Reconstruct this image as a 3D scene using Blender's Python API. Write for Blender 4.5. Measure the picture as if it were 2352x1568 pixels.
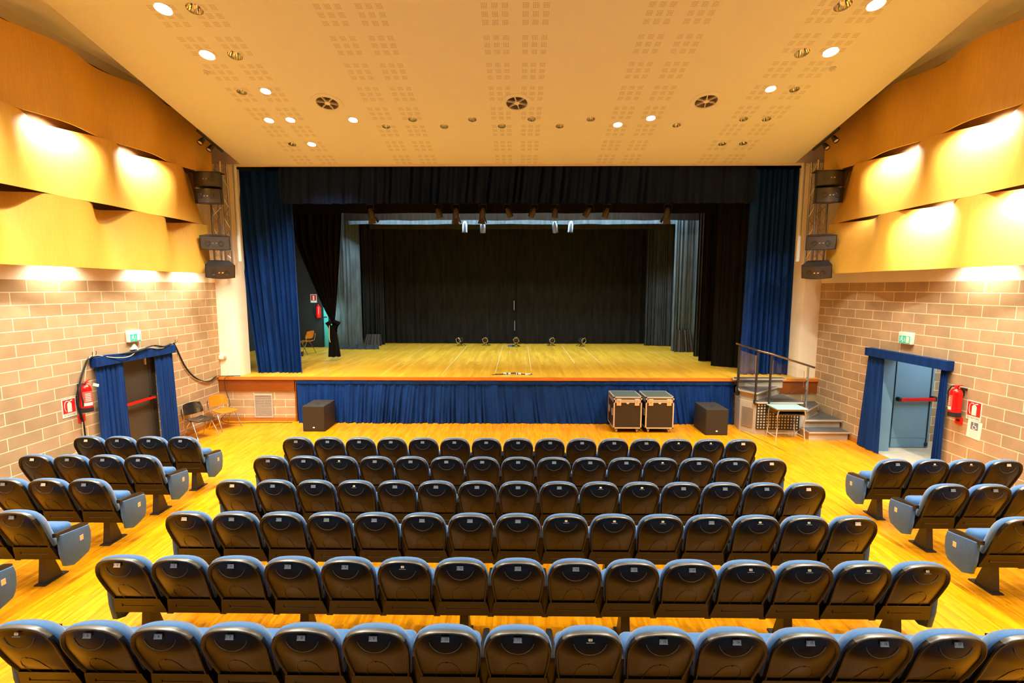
import bpy, math, random
from mathutils import Matrix, Vector
D = bpy.data
C = bpy.context.scene.collection
for o in list(D.objects): D.objects.remove(o)
PI = math.pi
R_ = math.radians

# ------------------------------------------------------------------ camera
F, TILT, YAW, ROLL, EYE = 1111.4, .1105, .0133, .0009, 3.45
cd = D.cameras.new('camera'); cam = D.objects.new('camera', cd); C.objects.link(cam)
cd.sensor_width = 36; cd.sensor_fit = 'HORIZONTAL'; cd.lens = F/2352*36; cd.clip_start = .05; cd.clip_end = 200
cam.location = (0, 0, EYE)
cam.rotation_mode = 'XYZ'
cam.matrix_world = (Matrix.Translation((0, 0, EYE)) @ Matrix.Rotation(YAW, 4, 'Z') @ Matrix.Rotation(PI/2-TILT, 4, 'X') @ Matrix.Rotation(ROLL, 4, 'Z'))
bpy.context.scene.camera = cam

# ------------------------------------------------------------------ view, world, light levels
sc = bpy.context.scene
sc.view_settings.view_transform = 'Standard'; sc.view_settings.look = 'None'
sc.view_settings.gamma = 1; sc.view_settings.use_curve_mapping = False
sc.view_settings.exposure = 0.14
sc.cycles.max_bounces = 7; sc.cycles.diffuse_bounces = 5; sc.cycles.glossy_bounces = 3
sc.cycles.sample_clamp_indirect = 6; sc.cycles.caustics_reflective = False; sc.cycles.caustics_refractive = False
w = D.worlds.new('world'); sc.world = w; w.use_nodes = True
w.node_tree.nodes['Background'].inputs[0].default_value = (.75, .85, 1, 1)
w.node_tree.nodes['Background'].inputs[1].default_value = .0
DOWN_W = 560      # lit downlights in view
REAR_W = 680      # added unseen rear downlights that brighten the seating
WASH_W = 330       # lamps hidden behind the wooden panels
STRIP_W = 115
WARM = (1, .95, .79)
STAGE_W = 800

def light(name, kind, loc, energy, color=(1, 1, 1), aim=None, parent=None, **kw):
    l = D.lights.new(name, kind); l.energy = energy; l.color = color
    for k, v in kw.items(): setattr(l, k, v)
    o = D.objects.new(name, l); C.objects.link(o); o.location = loc
    if aim is not None:
        o.rotation_euler = (Vector(aim)-Vector(loc)).to_track_quat('-Z', 'Y').to_euler()
    if parent:
        o.parent = parent
        o.matrix_parent_inverse = parent.matrix_world.inverted()
    return o
# cool working light of the stage, hung between the borders
light('stage_work_light', 'AREA', (0, 17.45, 6.75), STAGE_W, (.62, .84, 1), aim=(0, 17.45, 0), shape='RECTANGLE', size=11.5, size_y=.35)
light('stage_work_light', 'AREA', (0, 15.4, 6.9), 190, (1, .92, .78), aim=(0, 16.0, 0), shape='RECTANGLE', size=9, size_y=.35)
light('corridor_light', 'AREA', (9.2, 9.0, 2.85), 60, (.72, .88, 1), aim=(9.2, 9.6, 0), shape='RECTANGLE', size=1.6, size_y=1.2)
light('side_stage_light', 'AREA', (-8.3, 16.4, 4.6), 18, (.75, .92, 1), aim=(-7.9, 16.9, 0), shape='RECTANGLE', size=.6, size_y=.6)

# ------------------------------------------------------------------ mesh helpers
class MB:
    def __init__(s): s.v = []; s.f = []; s.m = []
    def add(s, vs, fs, mi=0, M=None):
        b = len(s.v)
        for p in vs:
            s.v.append(tuple(M @ Vector(p)) if M is not None else tuple(p))
        for f in fs: s.f.append(tuple(i+b for i in f)); s.m.append(mi)
        return s
    def box(s, x0, x1, y0, y1, z0, z1, mi=0, M=None):
        vs = [(x, y, z) for z in (z0, z1) for y in (y0, y1) for x in (x0, x1)]
        return s.add(vs, [(0, 2, 3, 1), (4, 5, 7, 6), (0, 1, 5, 4), (2, 6, 7, 3), (0, 4, 6, 2), (1, 3, 7, 5)], mi, M)
    def rbox(s, x0, x1, y0, y1, z0, z1, r, mi=0, M=None, n=3):
        # box with rounded edges: superellipse-like lofted shells
        cx, cy, cz = (x0+x1)/2, (y0+y1)/2, (z0+z1)/2
        hx, hy, hz = (x1-x0)/2, (y1-y0)/2, (z1-z0)/2
        r = min(r, hx, hy, hz)
        prof = []
        for i in range(n+1):
            a = PI/2*i/n; prof.append((r*(1-math.sin(a)), -hz+r*(1-math.cos(a))))
        prof = prof+[(p, -q) for p, q in reversed(prof)]
        rings = []
        for ins, z in prof:
            ring = []
            for qx, qy, a0 in ((1, 1, 0), (-1, 1, 90), (-1, -1, 180), (1, -1, 270)):
                for j in range(n+1):
                    a = R_(a0+90*j/n)
                    rr = r-ins
                    ring.append((cx+qx*(hx-r)+rr*math.cos(a), cy+qy*(hy-r)+rr*math.sin(a), cz+z))
            rings.append(ring)
        return s.loft(rings, mi=mi, M=M)
    def loft(s, rings, close=True, caps=True, mi=0, M=None):
        n = len(rings[0]); vs = [p for r in rings for p in r]; fs = []
        for i in range(len(rings)-1):
            for j in range(n if close else n-1):
                k = (j+1) % n
                fs.append((i*n+j, i*n+k, (i+1)*n+k, (i+1)*n+j))
        if caps:
            fs.append(tuple(reversed(range(n)))); fs.append(tuple(range((len(rings)-1)*n, len(rings)*n)))
        return s.add(vs, fs, mi, M)
    def prism(s, poly, a, b, axis='z', mi=0, M=None):
        def P(u, v, t): return {'z': (u, v, t), 'x': (t, u, v), 'y': (u, t, v)}[axis]
        return s.loft([[P(u, v, a) for u, v in poly], [P(u, v, b) for u, v in poly]], mi=mi, M=M)
    def tube(s, path, r, n=8, mi=0, M=None, closed=False):
        path = [Vector(p) for p in path]; rings = []; up = None
        L = len(path)
        for i, p in enumerate(path):
            if closed: t = path[(i+1) % L]-path[i-1]
            else: t = path[min(i+1, L-1)]-path[max(i-1, 0)]
            if t.length < 1e-9: t = Vector((0, 0, 1))
            t.normalize()
            if up is None: up = Vector((0, 0, 1)) if abs(t.z) < .9 else Vector((0, 1, 0))
            a = t.cross(up)
            if a.length < 1e-6: a = t.cross(Vector((1, 0, 0)))
            a.normalize(); b = t.cross(a); up = b.cross(t) if False else up
            rr = r[i] if isinstance(r, (list, tuple)) else r
            rings.append([tuple(p+a*rr*math.cos(2*PI*j/n)+b*rr*math.sin(2*PI*j/n)) for j in range(n)])
        if closed: rings.append(rings[0])
        return s.loft(rings, caps=not closed, mi=mi, M=M)
    def lathe(s, prof, n=24, mi=0, M=None, caps=False):
        rings = [[(r*math.cos(2*PI*j/n), r*math.sin(2*PI*j/n), z) for j in range(n)] for r, z in prof]
        return s.loft(rings, caps=caps, mi=mi, M=M)
    def disc(s, r, z=0, n=24, mi=0, M=None):
        return s.add([(r*math.cos(2*PI*j/n), r*math.sin(2*PI*j/n), z) for j in range(n)], [tuple(range(n))], mi, M)
    def grid(s, fn, nu, nv, mi=0, M=None):
        vs = [fn(i/nu, j/nv) for j in range(nv+1) for i in range(nu+1)]
        fs = [(j*(nu+1)+i, j*(nu+1)+i+1, (j+1)*(nu+1)+i+1, (j+1)*(nu+1)+i) for j in range(nv) for i in range(nu)]
        return s.add(vs, fs, mi, M)
    def text(s, t, size, M, mi=0, depth=.0008, bold=False):
        vs, fs = text_data(t)
        return s.add([(x*size, y*size, z*depth) for x, y, z in vs], fs, mi, M)
    def mesh(s, name, mats, smooth=True, ang=35):
        me = D.meshes.new(name); me.from_pydata(s.v, [], s.f)
        if not isinstance(mats, (list, tuple)): mats = [mats]
        for m in mats: me.materials.append(m)
        for p, mi in zip(me.polygons, s.m): p.material_index = mi; p.use_smooth = smooth
        me.validate()
        if smooth: me.set_sharp_from_angle(angle=R_(ang))
        return me
    def build(s, name, mats, parent=None, smooth=True, ang=35, loc=None):
        o = D.objects.new(name, s.mesh(name, mats, smooth, ang)); C.objects.link(o)
        if parent: o.parent = parent
        if loc: o.location = loc
        return o

_tc = {}
def text_data(t):
    if t in _tc: return _tc[t]
    c = D.curves.new('txt', 'FONT'); c.body = t; c.size = 1; c.align_x = 'CENTER'; c.align_y = 'CENTER'; c.extrude = .5; c.resolution_u = 3
    o = D.objects.new('txt', c)
    me = o.to_mesh()
    r = ([tuple(v.co) for v in me.vertices], [tuple(p.vertices) for p in me.polygons])
    o.to_mesh_clear(); D.objects.remove(o); D.curves.remove(c)
    _tc[t] = r
    return r

def empty(name, loc=(0, 0, 0), rz=0, rot=None):
    o = D.objects.new(name, None); C.objects.link(o); o.location = loc; o.empty_display_size = .1
    o.rotation_euler = rot if rot else (0, 0, rz)
    bpy.context.view_layer.update() if rot else None
    return o
def tag(o, label, cat, group=None, kind=None):
    o['label'] = label; o['category'] = cat
    if group: o['group'] = group
    if kind: o['kind'] = kind
    return o
def struct(o, label=None):
    o['kind'] = 'structure'
    if label: o['label'] = label; o['category'] = label.split()[-1] if False else o.name.split('_')[0]
    return o
def kids(o): return KIDS.get(o.name, [])
def copy_tree(o, parent=None):
    c = o.copy(); C.objects.link(c)
    if parent: c.parent = parent
    for ch in list(o.children): copy_tree(ch, c)
    return c

# ------------------------------------------------------------------ materials
def mat(name, col, rough=.5, metal=0, spec=.5, sheen=0, emit=None, es=0, trans=0, coat=0):
    m = D.materials.new(name); m.use_nodes = True
    b = m.node_tree.nodes['Principled BSDF']
    b.inputs['Base Color'].default_value = (*col, 1); b.inputs['Roughness'].default_value = rough
    b.inputs['Metallic'].default_value = metal; b.inputs['Specular IOR Level'].default_value = spec
    b.inputs['Sheen Weight'].default_value = sheen
    b.inputs['Transmission Weight'].default_value = trans
    b.inputs['Coat Weight'].default_value = coat
    if emit: b.inputs['Emission Color'].default_value = (*emit, 1); b.inputs['Emission Strength'].default_value = es
    return m
class NT:
    def __init__(s, m): s.nt = m.node_tree; s.b = s.nt.nodes['Principled BSDF']
    def n(s, t, **kw):
        x = s.nt.nodes.new(t)
        for k, v in kw.items(): setattr(x, k, v)
        return x
    def l(s, a, b): s.nt.links.new(a, b)
    def math(s, op, a, b=None):
        x = s.n('ShaderNodeMath', operation=op)
        for i, q in enumerate((a, b)):
            if q is None: continue
            if isinstance(q, (int, float)): x.inputs[i].default_value = q
            else: s.l(q, x.inputs[i])
        return x.outputs[0]
    def coord(s, scale=(1, 1, 1), loc=(0, 0, 0), rot=(0, 0, 0)):
        t = s.n('ShaderNodeTexCoord'); m = s.n('ShaderNodeMapping')
        m.inputs['Scale'].default_value = scale; m.inputs['Location'].default_value = loc; m.inputs['Rotation'].default_value = rot
        s.l(t.outputs['Object'], m.inputs['Vector']); return m.outputs[0]
    def noise(s, vec, scale, detail=3, rough=.5):
        x = s.n('ShaderNodeTexNoise'); x.inputs['Scale'].default_value = scale; x.inputs['Detail'].default_value = detail; x.inputs['Roughness'].default_value = rough
        s.l(vec, x.inputs['Vector']); return x.outputs['Fac']
    def ramp(s, fac, stops):
        x = s.n('ShaderNodeValToRGB'); e = x.color_ramp.elements
        while len(e) < len(stops): e.new(.5)
        for i, (p, c) in enumerate(stops): e[i].position = p; e[i].color = (*c, 1)
        s.l(fac, x.inputs[0]); return x.outputs[0]
    def mix(s, fac, a, b, mode='MIX'):
        x = s.n('ShaderNodeMix', data_type='RGBA', blend_type=mode)
        for q, i in ((fac, 0), (a, 6), (b, 7)):
            if isinstance(q, (int, float)): x.inputs[i].default_value = q
            elif isinstance(q, tuple): x.inputs[i].default_value = (*q, 1)
            else: s.l(q, x.inputs[i])
        return x.outputs[2]
    def bump(s, h, strength=.3, dist=.01):
        x = s.n('ShaderNodeBump'); x.inputs['Strength'].default_value = strength; x.inputs['Distance'].default_value = dist
        s.l(h, x.inputs['Height']); s.l(x.outputs[0], s.b.inputs['Normal'])
    def col(s, c): s.l(c, s.b.inputs['Base Color'])

def sub3(c, k): return tuple(x*k for x in c)
def noisy(name, col, rough=.5, scale=6, amt=.25, stretch=(1, 1, 1), bump=0, bscale=60, **kw):
    m = mat(name, col, rough, **kw); t = NT(m)
    f = t.noise(t.coord(stretch), scale, 4)
    t.col(t.ramp(f, [(.3, sub3(col, 1-amt)), (.7, tuple(min(1, x*(1+amt)) for x in col))]))
    if bump: t.bump(t.noise(t.coord(), bscale, 3), bump, .002)
    return m

def block_mat(name, axis, x0, z0):
    m = mat(name, (.6, .4, .25), .85, spec=.2); t = NT(m)
    tc = t.n('ShaderNodeTexCoord'); s = t.n('ShaderNodeSeparateXYZ'); t.l(tc.outputs['Object'], s.inputs[0])
    c = t.n('ShaderNodeCombineXYZ'); u = s.outputs[{'x': 0, 'y': 1}[axis]]
    t.l(t.math('ADD', u, x0), c.inputs[0]); t.l(t.math('ADD', s.outputs[2], z0), c.inputs[1])
    b = t.n('ShaderNodeTexBrick'); t.l(c.outputs[0], b.inputs['Vector'])
    b.offset = .5; b.offset_frequency = 2; b.squash = 1
    b.inputs['Scale'].default_value = 1; b.inputs['Brick Width'].default_value = .541; b.inputs['Row Height'].default_value = .2
    b.inputs['Mortar Size'].default_value = .0075; b.inputs['Mortar Smooth'].default_value = .25; b.inputs['Bias'].default_value = -.1
    b.inputs['Color1'].default_value = (.51, .35, .20, 1); b.inputs['Color2'].default_value = (.41, .28, .155, 1)
    b.inputs['Mortar'].default_value = (.90, .76, .52, 1)
    n1 = t.noise(t.coord(), 3.2, 4); n2 = t.noise(t.coord(), 120, 2)
    k = t.ramp(n1, [(.3, (.86, .86, .86)), (.7, (1.06, 1.05, 1.02))])
    col = t.mix(1.0, b.outputs['Color'], k, 'MULTIPLY')
    k2 = t.ramp(n2, [(.3, (.88, .88, .88)), (.7, (1.06, 1.06, 1.06))])
    t.col(t.mix(1.0, col, k2, 'MULTIPLY'))
    h = t.math('ADD', t.math('MULTIPLY', b.outputs['Fac'], -1.0), t.math('MULTIPLY', n2, .25))
    t.bump(h, .5, .006)
    return m

XL, XR, YS = -7.724, 7.58, 12.2
SL = .2254; TH = math.atan(SL)           # fall of the suspended ceiling
M_blockL = block_mat('block_wall', 'y', -7.5456+.541*40, .424+2)
M_blockR = block_mat('block_wall', 'y', -7.478+.541*40, .424+2)
M_blockF = block_mat('block_wall', 'x', 7.724+.541*2+.2, .424+2)
M_white = noisy('plaster', (.86, .78, .62), .8, 2, .04)
M_cream = noisy('cream_paint', (.75, .79, .70), .8, 2, .03)
M_soffit = noisy('soffit_paint', (.75, .76, .64), .8, 2, .03)
M_gapshade = mat('gap_shade_behind_panels', (.16, .075, .025), .8)  # plaster coloured brown for the shade and wood reflection inside the gaps
M_dark = mat('dark_stage_wall', (.018, .02, .02), .8)
M_black = mat('black_paint', (.012, .012, .012), .5)

def wood(name, c, rough=.35, grain=(22, 22, 1.2), amt=.10, sc_=3.0, coat=0):
    m = mat(name, c, rough, coat=coat); t = NT(m)
    f = t.noise(t.coord(grain), sc_, 5, .6); g = t.noise(t.coord((1, 1, .35)), 1.1, 2)
    a = t.ramp(f, [(.25, sub3(c, 1-amt)), (.75, tuple(min(1, x*(1+amt)) for x in c))])
    b = t.ramp(g, [(.3, (.9, .88, .85)), (.7, (1.05, 1.05, 1.05))])
    t.col(t.mix(1.0, a, b, 'MULTIPLY')); return m
M_panel = wood('beech_veneer', (.73, .42, .06), .55)
M_trim = wood('orange_wood_trim', (.60, .19, .02), .3, (1.5, 12, 22))
M_trimd = wood('red_brown_wood', (.24, .06, .006), .3, (1.5, 12, 22), .3)
M_base = wood('wood_skirting', (.45, .17, .03), .35, (1.5, 1.5, 20))

def parquet():
    m = mat('strip_parquet', (.7, .36, .05), .3, spec=.3); t = NT(m)
    b = t.n('ShaderNodeTexBrick'); t.l(t.coord((1, 1, 1), rot=(0, 0, PI/2)), b.inputs['Vector'])
    b.offset = .37; b.offset_frequency = 3
    for k, v in (('Scale', 1), ('Brick Width', .42), ('Row Height', .028), ('Mortar Size', .0006), ('Bias', 0), ('Mortar Smooth', .1)): b.inputs[k].default_value = v
    b.inputs['Color1'].default_value = (.76, .305, .004, 1); b.inputs['Color2'].default_value = (.54, .195, .002, 1); b.inputs['Mortar'].default_value = (.55, .23, .008, 1)
    f = t.noise(t.coord((14, .8, 1)), 3, 5, .65)
    k = t.ramp(f, [(.3, (.86, .83, .75)), (.72, (1.1, 1.1, 1.15))])
    c = t.mix(1.0, b.outputs['Color'], k, 'MULTIPLY')
    g = t.noise(t.coord(), .7, 3)
    k2 = t.ramp(g, [(.3, (.93, .9, .86)), (.7, (1.04, 1.04, 1.04))])
    t.col(t.mix(1.0, c, k2, 'MULTIPLY'))
    t.l(t.ramp(f, [(.3, (.24,)*3), (.8, (.36,)*3)]), t.b.inputs['Roughness'])
    return m
M_floor = parquet()
def stagefloor():
    m = mat('stage_boards', (.6, .36, .08), .36, spec=.35); t = NT(m)
    b = t.n('ShaderNodeTexBrick'); t.l(t.coord((1, 1, 1), rot=(0, 0, PI/2)), b.inputs['Vector'])
    b.offset = .43; b.offset_frequency = 2
    for k, v in (('Scale', 1), ('Brick Width', 1.3), ('Row Height', .095), ('Mortar Size', .0012), ('Bias', 0), ('Mortar Smooth', .1)): b.inputs[k].default_value = v
    b.inputs['Color1'].default_value = (.72, .42, .03, 1); b.inputs['Color2'].default_value = (.58, .32, .02, 1); b.inputs['Mortar'].default_value = (.42, .23, .03, 1)
    f = t.noise(t.coord((5, .5, 1)), 2.2, 6, .7)
    k = t.ramp(f, [(.3, (.85, .8, .7)), (.7, (1.15, 1.15, 1.3))])
    c = t.mix(1.0, b.outputs['Color'], k, 'MULTIPLY')
    # scuffs worn into the varnish
    s = t.noise(t.coord((3.2, .45, 1), loc=(3, 1, 0)), 5, 6, .8)
    sm = t.ramp(s, [(.62, (0, 0, 0)), (.80, (.4, .4, .4))])
    t.col(t.mix(sm, c, (.85, .62, .28)))
    return m
M_stage = stagefloor()

def velvet(name, c, rough=.8, sheen=.35, amt=.3):
    m = mat(name, c, rough, spec=.12, sheen=sheen); t = NT(m)
    t.b.inputs['Sheen Roughness'].default_value = .35
    t.b.inputs['Sheen Tint'].default_value = (*[min(1, x*3+.05) for x in c], 1)
    f = t.noise(t.coord((1, 1, .15)), 9, 4); g = t.noise(t.coord(), 150, 2)
    a = t.ramp(f, [(.3, sub3(c, 1-amt)), (.7, sub3(c, 1+amt))])
    b = t.ramp(g, [(.3, (.75,)*3), (.7, (1.25,)*3)])
    t.col(t.mix(1.0, a, b, 'MULTIPLY')); return m
M_blue = velvet('blue_velvet', (.003, .027, .135), .75, .8)
M_blackc = velvet('black_serge', (.016, .0162, .0145), .95, .05)
M_blackd = velvet('deep_black_serge', (.007, .0062, .005), .95, .03)
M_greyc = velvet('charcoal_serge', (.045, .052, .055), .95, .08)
M_litleg = velvet('slate_serge', (.095, .13, .145), .95, .08)  # leg cloth made paler and bluer, stage light put into its colour
M_val = velvet('midnight_velvet', (.0025, .008, .034), .8, .25)
M_fabric = noisy('blue_seat_fabric', (.026, .105, .27), .85, 40, .12, bump=.3, bscale=300, sheen=.3)
M_shell = mat('brown_black_plastic', (.006, .0045, .003), .33, spec=.38)
M_rim = mat('worn_rim_highlight', (.055, .052, .046), .34, spec=.8)  # wear plus the ceiling's reflection painted along the upper rim
M_line = mat('edge_highlight', (.10, .085, .06), .4)  # painted highlight along the ridges of the seat backs
M_shell2 = mat('black_plastic', (.012, .012, .012), .3)
M_steel = mat('painted_black_steel', (.02, .018, .016), .4)
M_alu = mat('brushed_aluminium', (.75, .73, .70), .3, metal=1)
M_alud = mat('aluminium_edging', (.78, .70, .58), .38, metal=.7)
M_chrome = mat('chrome', (.85, .83, .8), .12, metal=1)
M_plate = mat('silver_plate', (.27, .29, .31), .45, metal=.3)
M_tape = mat('cream_tape', (.85, .72, .42), .7)
M_tapep = mat('pale_plate', (.72, .55, .40), .5)  # silver plate with pinkish light painted in; caster wheels reuse it
M_ink = mat('dark_ink', (.03, .03, .04), .7)
M_red = mat('red_enamel', (.62, .006, .004), .25)
M_redp = mat('red_print', (.70, .012, .008), .6)
M_signw = mat('white_board', (.86, .82, .70), .6)
M_green = mat('green_exit_panel', (.02, .42, .32), .5, emit=(.02, .5, .38), es=.35)
M_mint = mat('mint_laminate', (.25, .47, .37), .5)
M_door = noisy('blue_grey_door', (.16, .30, .42), .38, 1.2, .06)
M_doord = noisy('dark_grey_door', (.04, .034, .026), .45, 1.2, .1)
M_glass = mat('clear_acrylic', (.93, .95, .96), .03, trans=1); M_glass.node_tree.nodes['Principled BSDF'].inputs['IOR'].default_value = 1.3
M_orange = mat('orange_plywood', (.64, .19, .008), .3, coat=.4)
M_tile = noisy('stone_tile', (.62, .52, .38), .35, 2, .12)
M_bulb = mat('lit_lamp', (1, 1, 1), .5, emit=(1, .90, .70), es=30)
M_teal = mat('turquoise_door', (.10, .62, .58), .5)
M_rubber = mat('black_rubber', (.01, .01, .01), .6)
M_grey = noisy('light_grey_metal', (.47, .41, .32), .45, 3, .06)
M_tread = noisy('grey_rubber_tread', (.075, .07, .068), .6, 60, .25)
M_carpetb = noisy('textured_black_paint', (.02, .016, .011), .7, 160, .35, bump=.5, bscale=400)

# ------------------------------------------------------------------ the setting
m = MB(); m.box(XL-.3, XR+.3, -6, YS+.1, -.2, 0); struct(m.build('floor', M_floor, smooth=False))
def sidewall(name, x, sgn, door, blockm):
    # door = (y0, y1, top); blocks up to 3.576, plaster above
    y0, y1, zt = door; a, b = (x-.38, x) if sgn < 0 else (x, x+.30)
    m = MB(); m.box(a, b, -6, y0, 0, 3.576); m.box(a, b, y1, YS+.6, 0, 3.576); m.box(a, b, y0, y1, zt, 3.576)
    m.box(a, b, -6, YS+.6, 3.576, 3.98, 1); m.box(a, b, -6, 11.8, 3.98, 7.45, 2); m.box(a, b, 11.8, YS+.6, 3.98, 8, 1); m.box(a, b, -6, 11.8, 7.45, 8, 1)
    struct(m.build(name, [blockm, M_white, M_gapshade], smooth=False))
DL = (8.95, 10.12, 2.05); DR = (8.62, 10.12, 2.06)
sidewall('wall_left', XL, -1, DL, M_blockL); sidewall('wall_right', XR, 1, DR, M_blockR)
m = MB(); m.box(XL-.4, XR+.4, -6.2, -6, 0, 8); struct(m.build('wall_back', mat('dark_rear_wall', (.10, .075, .05), .8), smooth=False))
for nm, x0, x1, segs in (('baseboard_left', XL, XL+.02, [(-6, 8.95), (10.12, YS-.01)]), ('baseboard_right', XR-.02, XR, [(-6, 8.62), (10.12, 11.1)])):
    m = MB()
    for a, b in segs: m.box(x0, x1, a, b, 0, .1)
    struct(m.build(nm, M_base, smooth=False))

# unseen tribune front, added dark for the reflections in the seat backs
m = MB(); m.box(XL, XR, -6, 1.45, 0, 1.7); struct(m.build('wall_tribune_front', mat('added_dark_tribune', (.05, .035, .022), .7), smooth=False))  # added unseen wall, only there to be reflected
# suspended ceiling: a slab falling towards the stage, perforated with blocks of fine holes
def ceil_z(y): return 6.46+SL*(YS-y)
YK = 7.45; ZK = ceil_z(YK)
def ceiling_mat():
    m = mat('perforated_plasterboard', (.75, .79, .70), .75); t = NT(m)
    g = t.n('ShaderNodeNewGeometry'); s = t.n('ShaderNodeSeparateXYZ'); t.l(g.outputs['Position'], s.inputs[0])
    X = t.math('ADD', s.outputs[0], .554+2.435*4); Y = t.math('ADD', s.outputs[1], -7.46+.6195*30)
    P = lambda v, p: t.math('MODULO', v, p)
    def win(v, a, b): return t.math('MULTIPLY', t.math('GREATER_THAN', v, a), t.math('LESS_THAN', v, b))
    u = P(X, 2.435); inblocks = t.math('LESS_THAN', u, 1.2)
    ub = P(u, .6085); sq = t.math('MULTIPLY', t.math('LESS_THAN', ub, .40), inblocks)
    us = P(ub, .152); sx = t.math('MULTIPLY', t.math('LESS_THAN', us, .095), sq)
    v = P(Y, .6195); rows = t.math('LESS_THAN', v, .42)
    vs = P(v, .158); sy = t.math('MULTIPLY', t.math('LESS_THAN', vs, .105), rows)
    hx = t.math('LESS_THAN', P(us, .024), .0115); hy = t.math('LESS_THAN', P(vs, .0265), .016)
    hole = t.math('MULTIPLY', t.math('MULTIPLY', sx, sy), t.math('MULTIPLY', hx, hy))
    base = t.ramp(t.noise(t.coord(), .8, 2), [(.3, (.75, .79, .70)), (.7, (.77, .81, .72))])
    t.col(t.mix(hole, base, (.42, .36, .24))); return m
M_ceil = ceiling_mat()
R_CE = (-TH, 0, 0)
lampspec = []   # x, y, radius, lit, kind
LL = [(-5.222, 7.526, 1), (-4.761, 7.53, 0), (-5.195, 8.471, 1), (-4.736, 8.484, 0), (-5.184, 9.436, 0), (-4.722, 9.414, 1), (-5.15, 10.349, 1), (-4.702, 10.337, 1), (-5.119, 11.283, 0), (-4.675, 11.285, 1)]
RL = [(5.14, 7.534, 1), (4.675, 7.546, 0), (5.11, 8.48, 1), (4.652, 8.496, 0), (5.071, 9.432, 0), (4.626, 9.416, 1), (5.048, 10.368, 0), (4.58, 10.365, 0), (5.012, 11.304, 0), (4.555, 11.319, 0)]
ML = [(-3.409, 10.345, 1), (-2.178, 10.337, 0), (-.954, 10.345, 0), (.259, 10.337, 0), (1.468, 10.345, 0), (2.684, 10.322, 1)]
NL = [(-2.794, 10.586, 0), (-1.573, 10.593, 0), (-.355, 10.584, 0), (.859, 10.592, 0), (2.061, 10.552, 1), (3.289, 10.575, 0)]
VENTS = [(-3.716, 9.79), (-.042, 9.814), (3.592, 9.785)]
def cyl_poly(x, y, r, z0, z1, n=24):
    return [[(x+r*math.cos(2*PI*j/n), y+r*math.sin(2*PI*j/n), z) for j in range(n)] for z in (z0, z1)]
slab = MB()
CX0, CX1 = -6.84, 6.69
def cz(y): return ceil_z(y) if y > YK else ZK
slab.loft([[(x, -6, ZK), (x, YK, ZK), (x, YS, 6.46), (x, YS, 6.56), (x, YK, ZK+.1), (x, -6, ZK+.1)] for x in (CX0, CX1)])
cut = MB()
for x, y, l in LL+RL+ML+NL:
    r = .118 if y < 9 else .092
    cut.loft(cyl_poly(x, y, r, cz(y)-.12, cz(y)+.3))
REAR = [(sx*5.17, y) for y in (6.58, 5.63, 4.68, 3.7, 2.7, 1.2) for sx in (-1, 1)]+[(-3.4, 4.2), (3.0, 4.2), (-1.6, 1.8), (1.6, 1.8)]
for x, y in REAR: cut.loft(cyl_poly(x, y, .118, ZK-.12, ZK+.3))
for x, y in VENTS: cut.loft(cyl_poly(x, y, .205, cz(y)-.2, cz(y)+.3, 32))
ce = slab.build('ceiling', M_ceil, smooth=False); cu = cut.build('cutter', M_ceil, smooth=False)
md = ce.modifiers.new('holes', 'BOOLEAN'); md.object = cu; md.operation = 'DIFFERENCE'; md.solver = 'EXACT'
dg = bpy.context.evaluated_depsgraph_get(); dg.update()
me2 = D.meshes.new_from_object(ce.evaluated_get(dg)); ce.modifiers.clear(); ce.data = me2; D.objects.remove(cu)
struct(ce)
# soffits at the sides, above the lamps cove
for nm, a, b in (('ceiling_left_soffit', XL, CX0), ('ceiling_right_soffit', CX1, XR)):
    m = MB(); m.box(a-.1, b+.1, -6, YS+.2, ZK+.101, ZK+.2); struct(m.build(nm, M_soffit, smooth=False))
# header over the proscenium and the two white pillars
m = MB(); m.box(XL, XR, YS, YS+.25, 6.455, ZK+.1); struct(m.build('wall_proscenium_header', M_white, smooth=False))
for nm, x0, x1, s in (('wall_proscenium_left', XL, -7.285, 1), ('wall_proscenium_right', 7.19, XR, -1)):
    m = MB()
    if s > 0: poly = [(x0, 12.3), (x1, 12.3), (x1+.05, 12.36), (x1+.09, 12.5), (x1+.09, 12.75), (x0, 12.75)]
    else: poly = [(x1, 12.3), (x0, 12.3), (x0-.05, 12.36), (x0-.09, 12.5), (x0-.09, 12.75), (x1, 12.75)]
    m.prism(poly, 1.17, 6.455); struct(m.build(nm, M_white, ang=60))
# stage: floor, front, back
m = MB(); m.box(XL-1.9, XR+1.9, YS+.02, 21.5, 1.0, 1.17); struct(m.build('floor_stage', M_stage, smooth=False))
for nm, x0, x1 in (('wall_stage_front_left', XL, -5.76), ('wall_stage_front_right', 5.45, XR)):
    m = MB(); m.box(x0, x1, YS, YS+.2, 0, .8); struct(m.build(nm, M_blockF, smooth=False))
m = MB(); m.box(-5.76, 5.45, YS+.12, YS+.3, 0, 1.0); struct(m.build('wall_stage_front_recess', M_dark, smooth=False))
m = MB(); m.box(XL, -5.76, YS-.02, YS+.0, 0, .1); struct(m.build('baseboard_stage', M_base, smooth=False))
m = MB(); m.box(XL, XR, YS-.06, YS+.03, 1.10, 1.17); struct(m.build('trim_stage_edge', M_trim, smooth=False))
m = MB(); m.box(XL, XR, YS-.03, YS+.02, 1.085, 1.10); m.box(XL, -5.74, YS-.03, YS+.05, .795, 1.085); m.box(6.4, XR, YS-.03, YS+.05, .795, 1.085); m.box(-5.76, -5.72, YS-.03, YS+.05, 0, 1.085)
struct(m.build('trim_stage_fascia', M_trimd, smooth=False))
m = MB(); m.box(XL-1.9, XR+1.9, 21.5, 21.7, 1.17, 8.6); struct(m.build('wall_stage_back', M_dark, smooth=False))
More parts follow.
